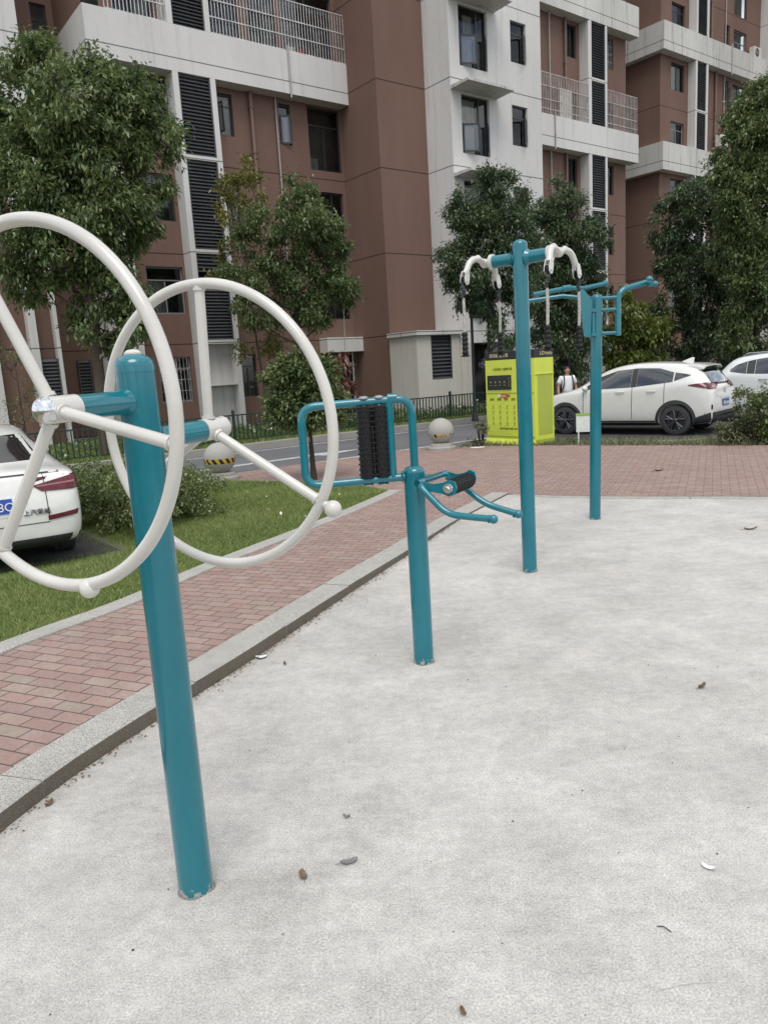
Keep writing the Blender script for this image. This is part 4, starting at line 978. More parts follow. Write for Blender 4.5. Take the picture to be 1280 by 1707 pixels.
# ------------------------------------------------------------------ cars
def evaluated(o):
    dg = bpy.context.evaluated_depsgraph_get(); dg.update()
    return bpy.data.meshes.new_from_object(o.evaluated_get(dg))
def car(name, label, loc, heading, spec, group=None):
    t = thing(name, label, 'car', loc, heading, group)
    S = spec['stations']; x = MB(); n = 0
    def sec(s):
        X, zb, zl, zt, w_, wr = s; wl_ = w_ * .965; ms = []
        half = [(0, zb), (w_ * .84, zb), (w_ * .955, zb + .05), (w_, zb + .20), (w_ * 1.0, zb + (zl - zb) * .62), (w_ * .985, zl - .05), (wl_, zl), (wl_ + (wr - wl_) * .5, zl + (zt - zl) * .52), (wr, zt - min(.05, (zt - zl) * .4)), (wr * .86, zt - .004), (wr * .45, zt + .012), (0, zt + .018)]
        return half
    for s in S:
        h = sec(s); ring = [(s[0], y, z) for y, z in h] + [(s[0], -y, z) for y, z in h[-2:0:-1]]
        x.v += ring; n = len(ring)
    for i in range(len(S) - 1):
        for k in range(n): a = i * n + k; b = i * n + (k + 1) % n; x.f.append((a, a + n, b + n, b)); x.m.append(0)
    x.f.append(tuple(range(n))); x.f.append(tuple(range((len(S) - 1) * n, len(S) * n))[::-1]); x.m += [0, 0]
    tmp = x.build('body_loft', spec['paint'])
    md = tmp.modifiers.new('s', 'SUBSURF'); md.levels = 2; md.render_levels = 2
    cut = []
    for wx in spec['wheels']:
        for sd in (1, -1):
            c = MB(); c.lathe([(spec['arch'], 0), (spec['arch'], .36)], (wx, sd * 1.05, spec['wr']), (0, -sd, 0), 40); co = c.build('arch_cut', M['dark']); cut.append(co)
            bm_ = tmp.modifiers.new('b', 'BOOLEAN'); bm_.object = co; bm_.operation = 'DIFFERENCE'; bm_.solver = 'EXACT'
    me = evaluated(tmp); bpy.data.objects.remove(tmp)
    for c in cut: bpy.data.objects.remove(c)
    me.name = 'body'; me.materials.clear(); me.materials.append(spec['paint']); me.polygons.foreach_set('material_index', [0] * len(me.polygons)); me.polygons.foreach_set('use_smooth', [True] * len(me.polygons)); me.set_sharp_from_angle(angle=R(50)); me.update()
    body = link(bpy.data.objects.new('body', me), t)
    bvh = BVHTree.FromPolygons([v.co.copy() for v in me.vertices], [tuple(p.vertices) for p in me.polygons])
    def cast(o, d):
        h = bvh.ray_cast(Vector(o), Vector(d)); return h[0] if h[0] is not None else None
    def side(name, lo, hi, m, sd=1, off=.006, nx=22, nz=6, par=None):
        """a panel following the flank between two height curves lo(x), hi(x) given as point lists"""
        g = MB(); X = np.linspace(lo[0][0], lo[-1][0], nx + 1); zl = np.interp(X, [p[0] for p in lo], [p[1] for p in lo]); zh = np.interp(X, [p[0] for p in hi], [p[1] for p in hi])
        last = .8
        for i in range(nx + 1):
            for k in range(nz + 1):
                z = zl[i] + (zh[i] - zl[i]) * k / nz; h = cast((X[i], sd * 2, z), (0, -sd, 0)); 
                if h is not None and abs(h.y) > .3: last = abs(h.y)
                g.v.append((X[i], sd * (last + off), z))
        for i in range(nx):
            for k in range(nz): a = i * (nz + 1) + k; q = (a, a + nz + 1, a + nz + 2, a + 1); g.f.append(q if sd < 0 else q[::-1]); g.m.append(0)
        return g.build(name, m, par or t)
    def rear(name, q, m, off=.006, nx=14, nz=6, par=None, rev=False):
        """a panel on the tail: q = four (y, z) corners bl, br, tr, tl seen from behind"""
        g = MB(); q = [np.array(p, float) for p in q]; last = .1; o = []
        for i in range(nx + 1):
            for k in range(nz + 1):
                s, r_ = i / nx, k / nz; p = (q[0] * (1 - s) + q[1] * s) * (1 - r_) + (q[3] * (1 - s) + q[2] * s) * r_
                h = cast((-2, p[0], p[1]), (1, 0, 0)); 
                if h is not None: last = h.x
                g.v.append((last - off, p[0], p[1]))
        for i in range(nx):
            for k in range(nz): a = i * (nz + 1) + k; g.f.append((a, a + nz + 1, a + nz + 2, a + 1)); g.m.append(0)
        return g.build(name, m, par or t)
    wr = spec['wr']
    for wx in spec['wheels']:
        for sd in (1, -1):
            y0 = sd * (spec['half'] - .005); g = MB()
            g.lathe([(.02, .10), (.222, .085), (.226, .012), (.24, .0), (wr - .05, .0), (wr - .012, .02), (wr, .05), (wr, .17), (wr - .02, .2), (.2, .2)], (wx, y0, wr), (0, -sd, 0), 44); wo = g.build('wheel', M['tyre'], t)
            g = MB(); g.tube([V(wx + .224 * math.cos(q), y0 - sd * .004, wr + .224 * math.sin(q)) for q in np.linspace(0, 2 * PI, 41)[:-1]], .011, 8, closed=True); g.lathe([(.215, .05), (.225, .02), (.225, .06)], (wx, y0, wr), (0, -sd, 0), 40)
            for k in range(5):
                a = 2 * PI * k / 5 + .3
                for da in (-.16, .16):
                    c0 = V(wx + .05 * math.cos(a), y0 - sd * .012, wr + .05 * math.sin(a)); c1 = V(wx + .222 * math.cos(a + da), y0 - sd * .014, wr + .222 * math.sin(a + da)); g.tube([c0, c1], .026, 6)
            g.lathe([(.06, .02), (.055, .0), (.05, -.004), (0, -.006)], (wx, y0, wr), (0, -sd, 0), 20); g.build('rim', M['rim'] if spec.get('blackrim', True) else M['chrome'], wo)
            g = MB(); g.lathe([(.05, .06), (.15, .06), (.15, .066), (.05, .07)], (wx, y0, wr), (0, -sd, 0), 28); g.build('brake_disc', M['dull_steel'], wo)
            if spec.get('cladding'):
                g = MB(); ra, rb2 = spec['arch'] - .004, spec['arch'] + .065; N = 30; A0, A1 = R(-9), R(189)
                last = spec['half']
                for k in range(N + 1):
                    a = A0 + (A1 - A0) * k / N
                    p = (wx + rb2 * math.cos(a), wr + rb2 * math.sin(a)); h = cast((p[0], sd * 2, max(p[1], .26)), (0, -sd, 0)); yy = abs(h.y) if h is not None and abs(h.y) > .75 else last; last = yy
                    g.v.append((wx + ra * math.cos(a), sd * (max(yy, spec['half'] - .02) + .016), wr + ra * math.sin(a))); g.v.append((p[0], sd * (yy + .007), p[1]))
                for k in range(N): q = (2 * k, 2 * k + 1, 2 * k + 3, 2 * k + 2); g.f.append(q if sd > 0 else q[::-1]); g.m.append(0)
                g.build('arch_cladding', M['blackmatt'], t)
    return t, side, rear, cast

def seam(name, par, pts, m='dark', r=.003):
    g = MB(); g.tube(pts, r, 5); return g.build(name, M[m], par)
# --- white crossover: stands beside the lime cabinet, tail to the right
RW = G(1126, 726, -.10); FW_ = G(946, 724, -.10); hv = (FW_ - RW); hv[2] = 0; hv /= np.linalg.norm(hv); lv_ = np.array([-hv[1], hv[0], 0])
hang = math.atan2(hv[1], hv[0]); org = RW - hv * .78 - lv_ * .80; org[2] = -.10
suv = dict(paint=M['carwhite'], wheels=(.78, 3.39), arch=.375, wr=.335, half=.885, cladding=True, stations=[
    (.0, .36, .58, .62, .66, .60), (.03, .30, .84, .90, .78, .66), (.09, .26, 1.00, 1.07, .84, .68), (.20, .24, 1.08, 1.24, .865, .64), (.40, .22, 1.13, 1.47, .88, .60), (.60, .22, 1.14, 1.525, .885, .61), (1.0, .22, 1.10, 1.575, .885, .625), (1.6, .22, 1.05, 1.60, .885, .635), (2.1, .22, 1.03, 1.575, .885, .63), (2.55, .22, 1.02, 1.46, .885, .62), (2.95, .22, 1.01, 1.22, .885, .66), (3.2, .22, .99, 1.07, .885, .72), (3.6, .22, .93, 1.00, .88, .74), (4.0, .24, .82, .90, .83, .68), (4.2, .28, .70, .76, .72, .60), (4.27, .36, .56, .60, .58, .5)])
t, side, rear, cast = car('parked_car', 'white crossover with black wheels parked beside the lime cabinet, tail to the right', org, hang, suv)
for sd in (1, -1):
    wf = side('window', [(1.80, 1.075), (2.4, 1.055), (2.97, 1.045)], [(1.80, 1.475), (2.15, 1.455), (2.55, 1.33), (2.97, 1.06)], M['carglass'], sd)
    wr2 = side('window', [(.86, 1.165), (1.66, 1.085)], [(.86, 1.365), (1.2, 1.465), (1.66, 1.485)], M['carglass'], sd)
    side('window', [(.50, 1.285), (.83, 1.18)], [(.50, 1.30), (.62, 1.325), (.83, 1.36)], M['carglass'], sd)
    side('window_pillar', [(1.665, 1.08), (1.795, 1.07)], [(1.665, 1.487), (1.795, 1.478)], M['blackmatt'], sd, .004)
    side('sill_cladding', [(1.15, .215), (3.02, .215)], [(1.15, .33), (3.02, .33)], M['blackmatt'], sd, .012)
    side('sill_trim', [(1.2, .285), (2.98, .285)], [(1.2, .305), (2.98, .305)], M['chrome'], sd, .016, nz=1)
    side('tail_flank', [(.05, .26), (.44, .25)], [(.05, .50), (.44, .36)], M['blackmatt'], sd, .010)
    side('tail_lamp', [(.07, .99), (.52, 1.075)], [(.07, 1.125), (.25, 1.125), (.52, 1.09)], M['tail'], sd, .010)
    for xx, z0, z1 in ((1.02, .60, 1.16), (1.745, .36, 1.08), (2.92, .40, 1.04)):
        side('door_seam', [(xx, z0), (xx + .012, z0)], [(xx, z1), (xx + .012, z1)], M['dark'], sd, .003, nx=1, nz=12)
    for xx in (1.30, 2.02):
        h = cast((xx, sd * 2, .975), (0, -sd, 0)); g = MB(); g.tube([V(xx - .09, h.y + sd * .004, .975), V(xx - .06, h.y + sd * .03, .978), V(xx + .08, h.y + sd * .03, .976), V(xx + .10, h.y + sd * .004, .975)], .013, 8); g.build('door_handle', M['carwhite'], t)
    g = MB(); h = cast((2.86, sd * 2, 1.06), (0, -sd, 0)); g.sphere((2.86, h.y + sd * .10, 1.08), .09, 14, 8, (.7, 1, .75)); g.build('wing_mirror', M['carwhite'], t)
rear('rear_window', [(.60, 1.10), (-.60, 1.10), (-.52, 1.44), (.52, 1.44)], M['carglass'], .008)
rear('tail_lamp', [(.83, .985), (.46, .985), (.50, 1.10), (.84, 1.10)], M['tail'], .012); rear('tail_lamp', [(-.46, .985), (-.83, .985), (-.84, 1.10), (-.50, 1.10)], M['tail'], .012)
rear('lamp_core', [(.66, 1.02), (.54, 1.02), (.56, 1.06), (.66, 1.06)], M['tailpale'], .016, 4, 2)
rear('tailgate_strip', [(.5, 1.075), (-.5, 1.075), (-.5, 1.105), (.5, 1.105)], M['blackmatt'], .011)
rear('rear_bumper', [(.84, .27), (-.84, .27), (-.855, .50), (.855, .50)], M['blackmatt'], .02); rear('bumper_strip', [(.66, .40), (-.66, .40), (-.68, .435), (.68, .435)], M['chrome'], .03, nz=1)
rear('reflector', [(.80, .56), (.765, .56), (.765, .66), (.80, .66)], M['tail'], .012, 2, 2); rear('reflector', [(-.765, .56), (-.80, .56), (-.80, .66), (-.765, .66)], M['tail'], .012, 2, 2)
rear('plate_handle', [(.34, .79), (-.34, .79), (-.34, .825), (.34, .825)], M['carwhite'], .03)
np_ = rear('number_plate', [(.22, .60), (-.22, .60), (-.22, .745), (.22, .745)], M['plate'], .016, 4, 2)
h = cast((-2, 0, .67), (1, 0, 0)); g = MB(); g.text('鄂A·60D0L', (h.x - .022, .195, .625), (0, -1, 0), (.0, 0, 1), .095); g.build('plate_lettering', M['platewhite'], np_, smooth=False)
h = cast((-2, 0, .93), (1, 0, 0)); g = MB()
for a, b in (((.035, .975), (.045, .90)), ((-.035, .975), (-.045, .90)), ((.04, .935), (-.04, .935)), ((.055, .98), (-.055, .98)), ((.055, .98), (.045, .885)), ((-.055, .98), (-.045, .885)), ((.045, .885), (-.045, .885))): g.tube([V(h.x - .018, *a), V(h.x - .018, *b)], .006, 6)
g.build('badge', M['chrome'], t)
h = cast((-2, .5, .83), (1, 0, 0)); g = MB(); g.text('XR-V', (h.x - .012, .62, .82), (0, -1, 0), (0, 0, 1), .06); g.build('model_lettering', M['chrome'], t, smooth=False)
g = MB(); N = 10; rows = []
for i in range(N + 1):
    y = -.60 + 1.2 * i / N; zt = cast((.66, y, 3), (0, 0, -1)).z; zm = cast((.50, y, 3), (0, 0, -1)).z; e = .03 * (abs(y) / .6) ** 2
    rows.append([(.66, y, zt + .002), (.45, y, zt - .012 + .004), (.25 + e, y, zt - .050), (.25 + e, y, zt - .078), (.42, y, zm - .045)])
g.v = [p for r_ in rows for p in r_]; g.f = [(i * 5 + k, i * 5 + k + 1, i * 5 + k + 6, i * 5 + k + 5) for i in range(N) for k in range(4)]; g.m = [0] * len(g.f)
for r0 in (0, N): g.f.append(tuple(r0 * 5 + k for k in range(5))); g.m.append(0)
g.build('roof_spoiler', M['carwhite'], t, ang=30)
zz_ = [cast((.50, y, 3), (0, 0, -1)).z for y in (-.5, .5)]
g = MB(); g.add([(.44, .52, zz_[1] - .060), (.44, -.52, zz_[0] - .060), (.262, -.50, zz_[0] - .082), (.262, .50, zz_[1] - .082)], [(0, 1, 2, 3)]); g.build('spoiler_underside', M['blackmatt'], t, smooth=False)
g = MB(); g.add([(.70, .02, 1.55), (.95, .02, 1.58), (.74, .006, 1.66), (.70, -.02, 1.55), (.95, -.02, 1.58), (.74, -.006, 1.66), (.68, .0, 1.655)], [(0, 1, 2), (5, 4, 3), (0, 2, 6), (6, 5, 3), (1, 4, 5, 2), (0, 6, 3)]); g.build('antenna_fin', M['carwhite'], t)
# --- second crossover behind it, nose to the right
sp2 = dict(suv); sp2['paint'] = M['carwhite2']; sp2['half'] = .91; sp2['blackrim'] = False
sp2['stations'] = [(a * 1.16, b, c * 1.05, d * 1.05, e * 1.02, f * 1.06) for a, b, c, d, e, f in suv['stations']]; sp2['wheels'] = (1.30, 4.08); sp2['cladding'] = False
wp = AY(1274, 660, 18.2); h2v = -hv; o2 = np.array([wp[0], wp[1], 0]) - h2v * 1.30 + np.array([-h2v[1], h2v[0], 0]) * .86; 
t, side, rear, cast = car('parked_car', 'white crossover with silver roof rails, mostly hidden behind the car with black wheels', (o2[0], o2[1], -.10), math.atan2(h2v[1], h2v[0]), sp2)
for sd in (1, -1):
    side('window', [(2.10, 1.13), (2.8, 1.11), (3.46, 1.10)], [(2.10, 1.55), (2.5, 1.53), (2.96, 1.40), (3.46, 1.115)], M['carglass'], sd)
    side('window', [(1.06, 1.17), (1.94, 1.14)], [(1.06, 1.51), (1.45, 1.555), (1.94, 1.57)], M['carglass'], sd)
    side('window', [(.48, 1.24), (.86, 1.18)], [(.48, 1.30), (.62, 1.40), (.86, 1.475)], M['carglass'], sd)
    side('window_pillar', [(1.945, 1.135), (2.095, 1.13)], [(1.945, 1.57), (2.095, 1.555)], M['blackmatt'], sd, .004)
    side('window_pillar', [(.87, 1.18), (1.05, 1.17)], [(.87, 1.475), (1.05, 1.51)], M['blackmatt'], sd, .004)
    side('tail_lamp', [(.08, 1.02), (.42, 1.08)], [(.08, 1.16), (.42, 1.12)], M['tail'], sd, .01)
    side('sill_cladding', [(1.7, .215), (3.7, .215)], [(1.7, .33), (3.7, .33)], M['blackmatt'], sd, .012)
    for xx in (1.25, 2.36):
        h = cast((xx, sd * 2, 1.03), (0, -sd, 0)); g = MB(); g.tube([V(xx - .09, h.y + sd * .004, 1.03), V(xx - .06, h.y + sd * .03, 1.033), V(xx + .08, h.y + sd * .03, 1.03), V(xx + .10, h.y + sd * .004, 1.03)], .013, 8); g.build('door_handle', M['chrome'], t)
    g = MB(); g.tube(fillet([V(.70, sd * .56, 1.59), V(.80, sd * .57, 1.66), V(2.4, sd * .58, 1.70), V(2.8, sd * .57, 1.60)], .1), .018, 8); g.build('roof_rail', M['chrome'], t)
rear('rear_window', [(.62, 1.16), (-.62, 1.16), (-.54, 1.5), (.54, 1.5)], M['carglass'], .008)
# --- white sedan at the left edge
sed = dict(paint=M['carwhite'], wheels=(1.02, 3.72), arch=.365, wr=.325, half=.905, cladding=False, blackrim=False, stations=[
    (.0, .34, .56, .60, .70, .62), (.03, .30, .72, .76, .82, .72), (.10, .26, .90, .955, .875, .74), (.16, .24, .955, 1.005, .89, .74), (.36, .22, .975, 1.035, .905, .72), (.56, .20, .985, 1.065, .905, .66), (.90, .20, .985, 1.21, .905, .58), (1.25, .20, .98, 1.35, .905, .57), (1.75, .20, .97, 1.425, .905, .58), (2.3, .20, .96, 1.43, .905, .585), (2.75, .20, .95, 1.34, .905, .58), (3.2, .20, .94, 1.08, .905, .66), (3.4, .20, .91, .98, .90, .72), (4.0, .22, .82, .88, .88, .70), (4.45, .26, .66, .72, .78, .62), (4.62, .34, .52, .56, .60, .5)])
p = G(108, 916, -.10); ha_ = R(90 + 31); hs_ = np.array([math.cos(ha_), math.sin(ha_), 0]); ls_ = np.array([-hs_[1], hs_[0], 0])
o3 = p - hs_ * 1.02 + ls_ * .755
sed['stations'] = [(a, b, c, d, e * .965, f * .965) for a, b, c, d, e, f in sed['stations']]; sed['half'] = .873
t, side, rear, cast = car('parked_car', 'white sedan seen from behind at the left edge, beside the clipped hedge', (o3[0], o3[1], -.10), ha_, sed)
for sd in (1, -1):
    side('window', [(1.30, 1.01), (2.05, 1.0)], [(1.30, 1.27), (1.6, 1.335), (2.05, 1.345)], M['carglass'], sd)
    side('window', [(2.12, 1.0), (3.05, .985)], [(2.12, 1.345), (2.5, 1.31), (3.05, 1.0)], M['carglass'], sd)
    side('tail_lamp', [(.08, .80), (.40, .86)], [(.08, .945), (.40, .955)], M['tail'], sd, .008)
    g = MB(); h = cast((2.86, sd * 2, .99), (0, -sd, 0)); g.sphere((2.86, h.y + sd * .09, 1.02), .085, 14, 8, (.7, 1, .75)); g.build('wing_mirror', M['carwhite'], t)
rear('rear_window', [(.60, 1.085), (-.60, 1.085), (-.50, 1.33), (.50, 1.33)], M['carglass'], .008)
s_ = 1
for s_ in (1, -1):
    q = [(s_ * .81, .80), (s_ * .50, .81), (s_ * .42, .87), (s_ * .83, .945)]
    rear('tail_lamp', q if s_ > 0 else [q[1], q[0], q[3], q[2]], M['tail'], .012)
    q = [(s_ * .81, .868), (s_ * .46, .855), (s_ * .46, .866), (s_ * .82, .885)]; rear('lamp_strip', q if s_ > 0 else [q[1], q[0], q[3], q[2]], M['tailpale'], .016, 8, 1)
    q = [(s_ * .80, .545), (s_ * .52, .52), (s_ * .52, .565), (s_ * .82, .595)]; rear('reflector', q if s_ > 0 else [q[1], q[0], q[3], q[2]], M['tail'], .012, 6, 1)
    q = [(s_ * .535, .56), (s_ * .527, .56), (s_ * .527, .98), (s_ * .535, .98)]; rear('boot_seam', q if s_ > 0 else [q[1], q[0], q[3], q[2]], M['dark'], .004, 1, 10)
rear('boot_edge', [(.80, .975), (-.80, .975), (-.80, .990), (.80, .990)], M['blackmatt'], .006, nz=1)
rear('boot_seam', [(.53, .50), (-.53, .50), (-.53, .508), (.53, .508)], M['dark'], .004, nz=1)
rear('lower_bumper', [(.78, .25), (-.78, .25), (-.82, .36), (.82, .36)], M['blackmatt'], .015)
rear('plate_recess', [(.34, .60), (-.34, .60), (-.36, .80), (.36, .80)], M['carwhite2'], .004)
np_ = rear('number_plate', [(.22, .635), (-.22, .635), (-.22, .775), (.22, .775)], M['plate'], .016, 4, 2)
h = cast((-2, 0, .70), (1, 0, 0)); g = MB(); g.text('鄂AH8Q1', (h.x - .024, .20, .66), (0, -1, 0), (0, 0, 1), .118); g.build('plate_lettering', M['platewhite'], np_, smooth=False)
h = cast((-2, -.5, .62), (1, 0, 0)); g = MB(); g.text('上汽荣威', (h.x - .012, -.30, .595), (0, -1, 0), (0, 0, 1), .062, .004); g.build('maker_lettering', M['cabblack'], t, smooth=False)
h = cast((-2, 0, .88), (1, 0, 0)); g = MB(); g.lathe([(.055, 0), (.055, .01), (.04, .016)], (h.x - .004, 0, .885), (-1, 0, 0), 22); g.build('badge', M['cabblack'], t)

# ------------------------------------------------------------------ the person
def skinned(name, joints, bones, m, parent=None, sub=2):
    me = bpy.data.meshes.new(name); ids = {k: i for i, k in enumerate(joints)}
    me.from_pydata([joints[k][0] for k in joints], [(ids[a], ids[b]) for a, b in bones], [])
    o = link(bpy.data.objects.new(name, me)); md = o.modifiers.new('s', 'SKIN'); md.use_smooth_shade = True
    for i, k in enumerate(joints): 
        r_ = joints[k][1]; me.skin_vertices[0].data[i].radius = r_ if isinstance(r_, tuple) else (r_, r_); me.skin_vertices[0].data[i].use_root = (i == 0)
    md = o.modifiers.new('u', 'SUBSURF'); md.levels = sub; md.render_levels = sub
    e = evaluated(o); e.name = name; bpy.data.objects.remove(o); e.materials.clear(); e.materials.append(m)
    e.polygons.foreach_set('use_smooth', [True] * len(e.polygons)); e.update()
    return link(bpy.data.objects.new(name, e), parent)
py = 21.0; pp = AY(945, 655, py); ph_ = AY(943.5, 611, py)[2] + .10; k = ph_ / 1.68
pr_ = thing('person', 'person in a white T-shirt with black shoulder straps standing behind the crossover bonnet', 'person', (pp[0], pp[1], -.10), R(8))
J = {'pelvis': ((0, 0, .92), (.15, .11)), 'spine': ((0, -.01, 1.10), (.145, .105)), 'chest': ((0, -.005, 1.28), (.165, .11)), 'neckb': ((0, .01, 1.40), .075), 'neck': ((0, -.005, 1.455), .056), 'jaw': ((0, -.03, 1.515), (.062, .066)), 'head': ((0, -.015, 1.575), (.078, .088)), 'crown': ((0, 0, 1.645), (.058, .066))}
Bn = [('pelvis', 'spine'), ('spine', 'chest'), ('chest', 'neckb'), ('neckb', 'neck'), ('neck', 'jaw'), ('jaw', 'head'), ('head', 'crown')]
for s in (1, -1):
    n_ = 'l' if s > 0 else 'r'
    J[n_ + 'sh'] = ((s * .19, .005, 1.365), .062); J[n_ + 'el'] = ((s * .265, .02, 1.09), .046); J[n_ + 'wr'] = ((s * .285, -.05, .86), .031); J[n_ + 'palm'] = ((s * .287, -.065, .79), (.040, .018))
    Bn += [('chest', n_ + 'sh'), (n_ + 'sh', n_ + 'el'), (n_ + 'el', n_ + 'wr'), (n_ + 'wr', n_ + 'palm')]
    for q in range(4):
        a = n_ + 'f%d' % q; J[a + 'a'] = ((s * (.29 - .002 * q), -.092 + q * .018, .745), .0085); J[a + 'b'] = ((s * .282, -.095 + q * .018, .705 + (.008 if q in (0, 3) else 0)), .0075); Bn += [(n_ + 'palm', a + 'a'), (a + 'a', a + 'b')]
    J[n_ + 'th'] = ((s * .268, -.105, .775), .010); J[n_ + 'tb'] = ((s * .258, -.115, .74), .0085); Bn += [(n_ + 'palm', n_ + 'th'), (n_ + 'th', n_ + 'tb')]
    J[n_ + 'hip'] = ((s * .095, 0, .84), .10); J[n_ + 'kn'] = ((s * .11, -.01, .48), .058); J[n_ + 'an'] = ((s * .115, .02, .09), .038); J[n_ + 'toe'] = ((s * .13, -.13, .035), .036)
    Bn += [('pelvis', n_ + 'hip'), (n_ + 'hip', n_ + 'kn'), (n_ + 'kn', n_ + 'an'), (n_ + 'an', n_ + 'toe')]
J = {a: (tuple(c * k for c in b[0]), tuple(c * k for c in b[1]) if isinstance(b[1], tuple) else b[1] * k) for a, b in J.items()}
bd = skinned('person_body', J, Bn, M['skin'], pr_)
S_ = {'w': ((0, 0, .86), (.175, .135)), 'm': ((0, -.01, 1.08), (.172, .130)), 'c': ((0, -.005, 1.28), (.185, .128)), 'n': ((0, .008, 1.385), (.10, .085))}
Sb = [('w', 'm'), ('m', 'c'), ('c', 'n')]
for s in (1, -1):
    n_ = 'l' if s > 0 else 'r'; S_[n_ + 's'] = ((s * .185, .005, 1.355), .088); S_[n_ + 'e'] = ((s * .255, .015, 1.17), .078); Sb += [('c', n_ + 's'), (n_ + 's', n_ + 'e')]
S_ = {a: (tuple(c * k for c in b[0]), tuple(c * k for c in b[1]) if isinstance(b[1], tuple) else b[1] * k) for a, b in S_.items()}
skinned('t_shirt', S_, Sb, M['shirt'], pr_)
T_ = {'p': ((0, 0, .88), (.168, .13)), 'p2': ((0, 0, .80), (.15, .12))}; Tb = [('p', 'p2')]
for s in (1, -1): n_ = 'l' if s > 0 else 'r'; T_[n_ + 'a'] = ((s * .10, 0, .74), .105); T_[n_ + 'b'] = ((s * .112, -.01, .50), .085); Tb += [('p2', n_ + 'a'), (n_ + 'a', n_ + 'b')]
T_ = {a: (tuple(c * k for c in b[0]), tuple(c * k for c in b[1]) if isinstance(b[1], tuple) else b[1] * k) for a, b in T_.items()}
skinned('shorts', T_, Tb, M['shorts'], pr_)
g = MB(); g.sphere((0, .012 * k, 1.625 * k), .083 * k, 18, 12, (.98, 1.08, .80)); g.sphere((0, .05 * k, 1.575 * k), .074 * k, 14, 10, (.98, .75, .95)); g.build('hair', M['hair'], pr_)
for s in (1, -1):
    g = MB(); g.tube([V(s * .115 * k, .10 * k, 1.42 * k), V(s * .118 * k, -.02 * k, 1.447 * k), V(s * .125 * k, -.118 * k, 1.36 * k), V(s * .135 * k, -.142 * k, 1.20 * k), V(s * .17 * k, -.10 * k, 1.05 * k), V(s * .19 * k, .02 * k, .98 * k)], .017 * k, 8); g.build('shoulder_strap', M['strap'], pr_)
    g = MB(); g.sphere((s * .03 * k, -.092 * k, 1.585 * k), .0085 * k, 8, 6); g.build('eye', M['hair'], pr_)
    g = MB(); g.sphere((s * .083 * k, -.01 * k, 1.565 * k), .02 * k, 8, 6, (.5, .8, 1.4)); g.build('ear', M['skin'], pr_)
g = MB(); g.sphere((0, -.105 * k, 1.557 * k), .014 * k, 8, 6, (.8, 1, 1.3)); g.build('nose', M['skin'], pr_)
g = MB(); g.sphere((0, -.092 * k, 1.522 * k), .02 * k, 8, 6, (1, .4, .3)); g.build('mouth', plain('lips', (.30, .12, .10), .5), pr_)
g = MB(); g.box(-.15 * k, .15 * k, .13 * k, .26 * k, 1.0 * k, 1.40 * k, bev=.04 * k); g.build('rucksack', M['strap'], pr_)

# ------------------------------------------------------------------ vegetation
def mesh_np(name, v, tri, m, parent=None):
    me = bpy.data.meshes.new(name); nv, nf = len(v), len(tri)
    me.vertices.add(nv); me.vertices.foreach_set('co', np.ascontiguousarray(v, np.float32).ravel())
    me.loops.add(nf * 3); me.loops.foreach_set('vertex_index', np.ascontiguousarray(tri, np.int32).ravel())
    me.polygons.add(nf); me.polygons.foreach_set('loop_start', np.arange(0, nf * 3, 3, dtype=np.int32)); me.polygons.foreach_set('loop_total', np.full(nf, 3, np.int32))
    me.materials.append(m); me.update(); me.validate()
    return link(bpy.data.objects.new(name, me), parent)
def nrm(a): return a / np.maximum(np.linalg.norm(a, axis=1)[:, None], 1e-6)
def leaf_geo(P, D, per, L, wd, droop, spread=.09, jit=1.0):
    n = len(P) * per
    b = np.repeat(P, per, 0) + rng.normal(0, spread, (n, 3)); d = nrm(np.repeat(D, per, 0) * .55 + rng.normal(0, .62, (n, 3)) * jit + np.array([0, 0, -droop]))
    s = nrm(np.cross(d, np.array([0, 0, 1.0]) + rng.normal(0, .38, (n, 3)))); u = np.cross(s, d)
    ln = (L * rng.uniform(.6, 1.25, n))[:, None]; w_ = ln * wd * rng.uniform(.8, 1.2, n)[:, None]
    v = np.stack([b, b + d * ln * .48 + s * w_ - u * ln * -.05, b + d * ln + np.array([0, 0, -1]) * ln * .18, b + d * ln * .48 - s * w_ + u * ln * .05], 1).reshape(-1, 3)
    k = np.arange(n)[:, None] * 4
    return v, np.concatenate([k + [0, 1, 2], k + [0, 2, 3]], 1).reshape(-1, 3)
def twigs(blobs, n, shell=.62):
    """twig tips scattered in uneven clumps through every blob, denser towards its skin"""
    vol = np.array([b[1][0] * b[1][1] * b[1][2] for b in blobs]) ** .72; vol /= vol.sum(); P = []; D = []
    for (c, r), f in zip(blobs, vol):
        m = max(6, int(n * f)); nc = max(4, m // 13)
        cd_ = nrm(rng.normal(0, 1, (nc, 3))); cr_ = rng.uniform(shell, 1.0, nc) ** .8
        idx = rng.integers(0, nc, m)
        q = cd_[idx] * cr_[idx][:, None] + rng.normal(0, .15, (m, 3)) + cd_[idx] * np.abs(rng.normal(0, .10, m))[:, None]
        P.append(np.array(c) + q * np.array(r)); D.append(nrm(q + np.array([0, 0, .25])))
    return np.concatenate(P), np.concatenate(D)
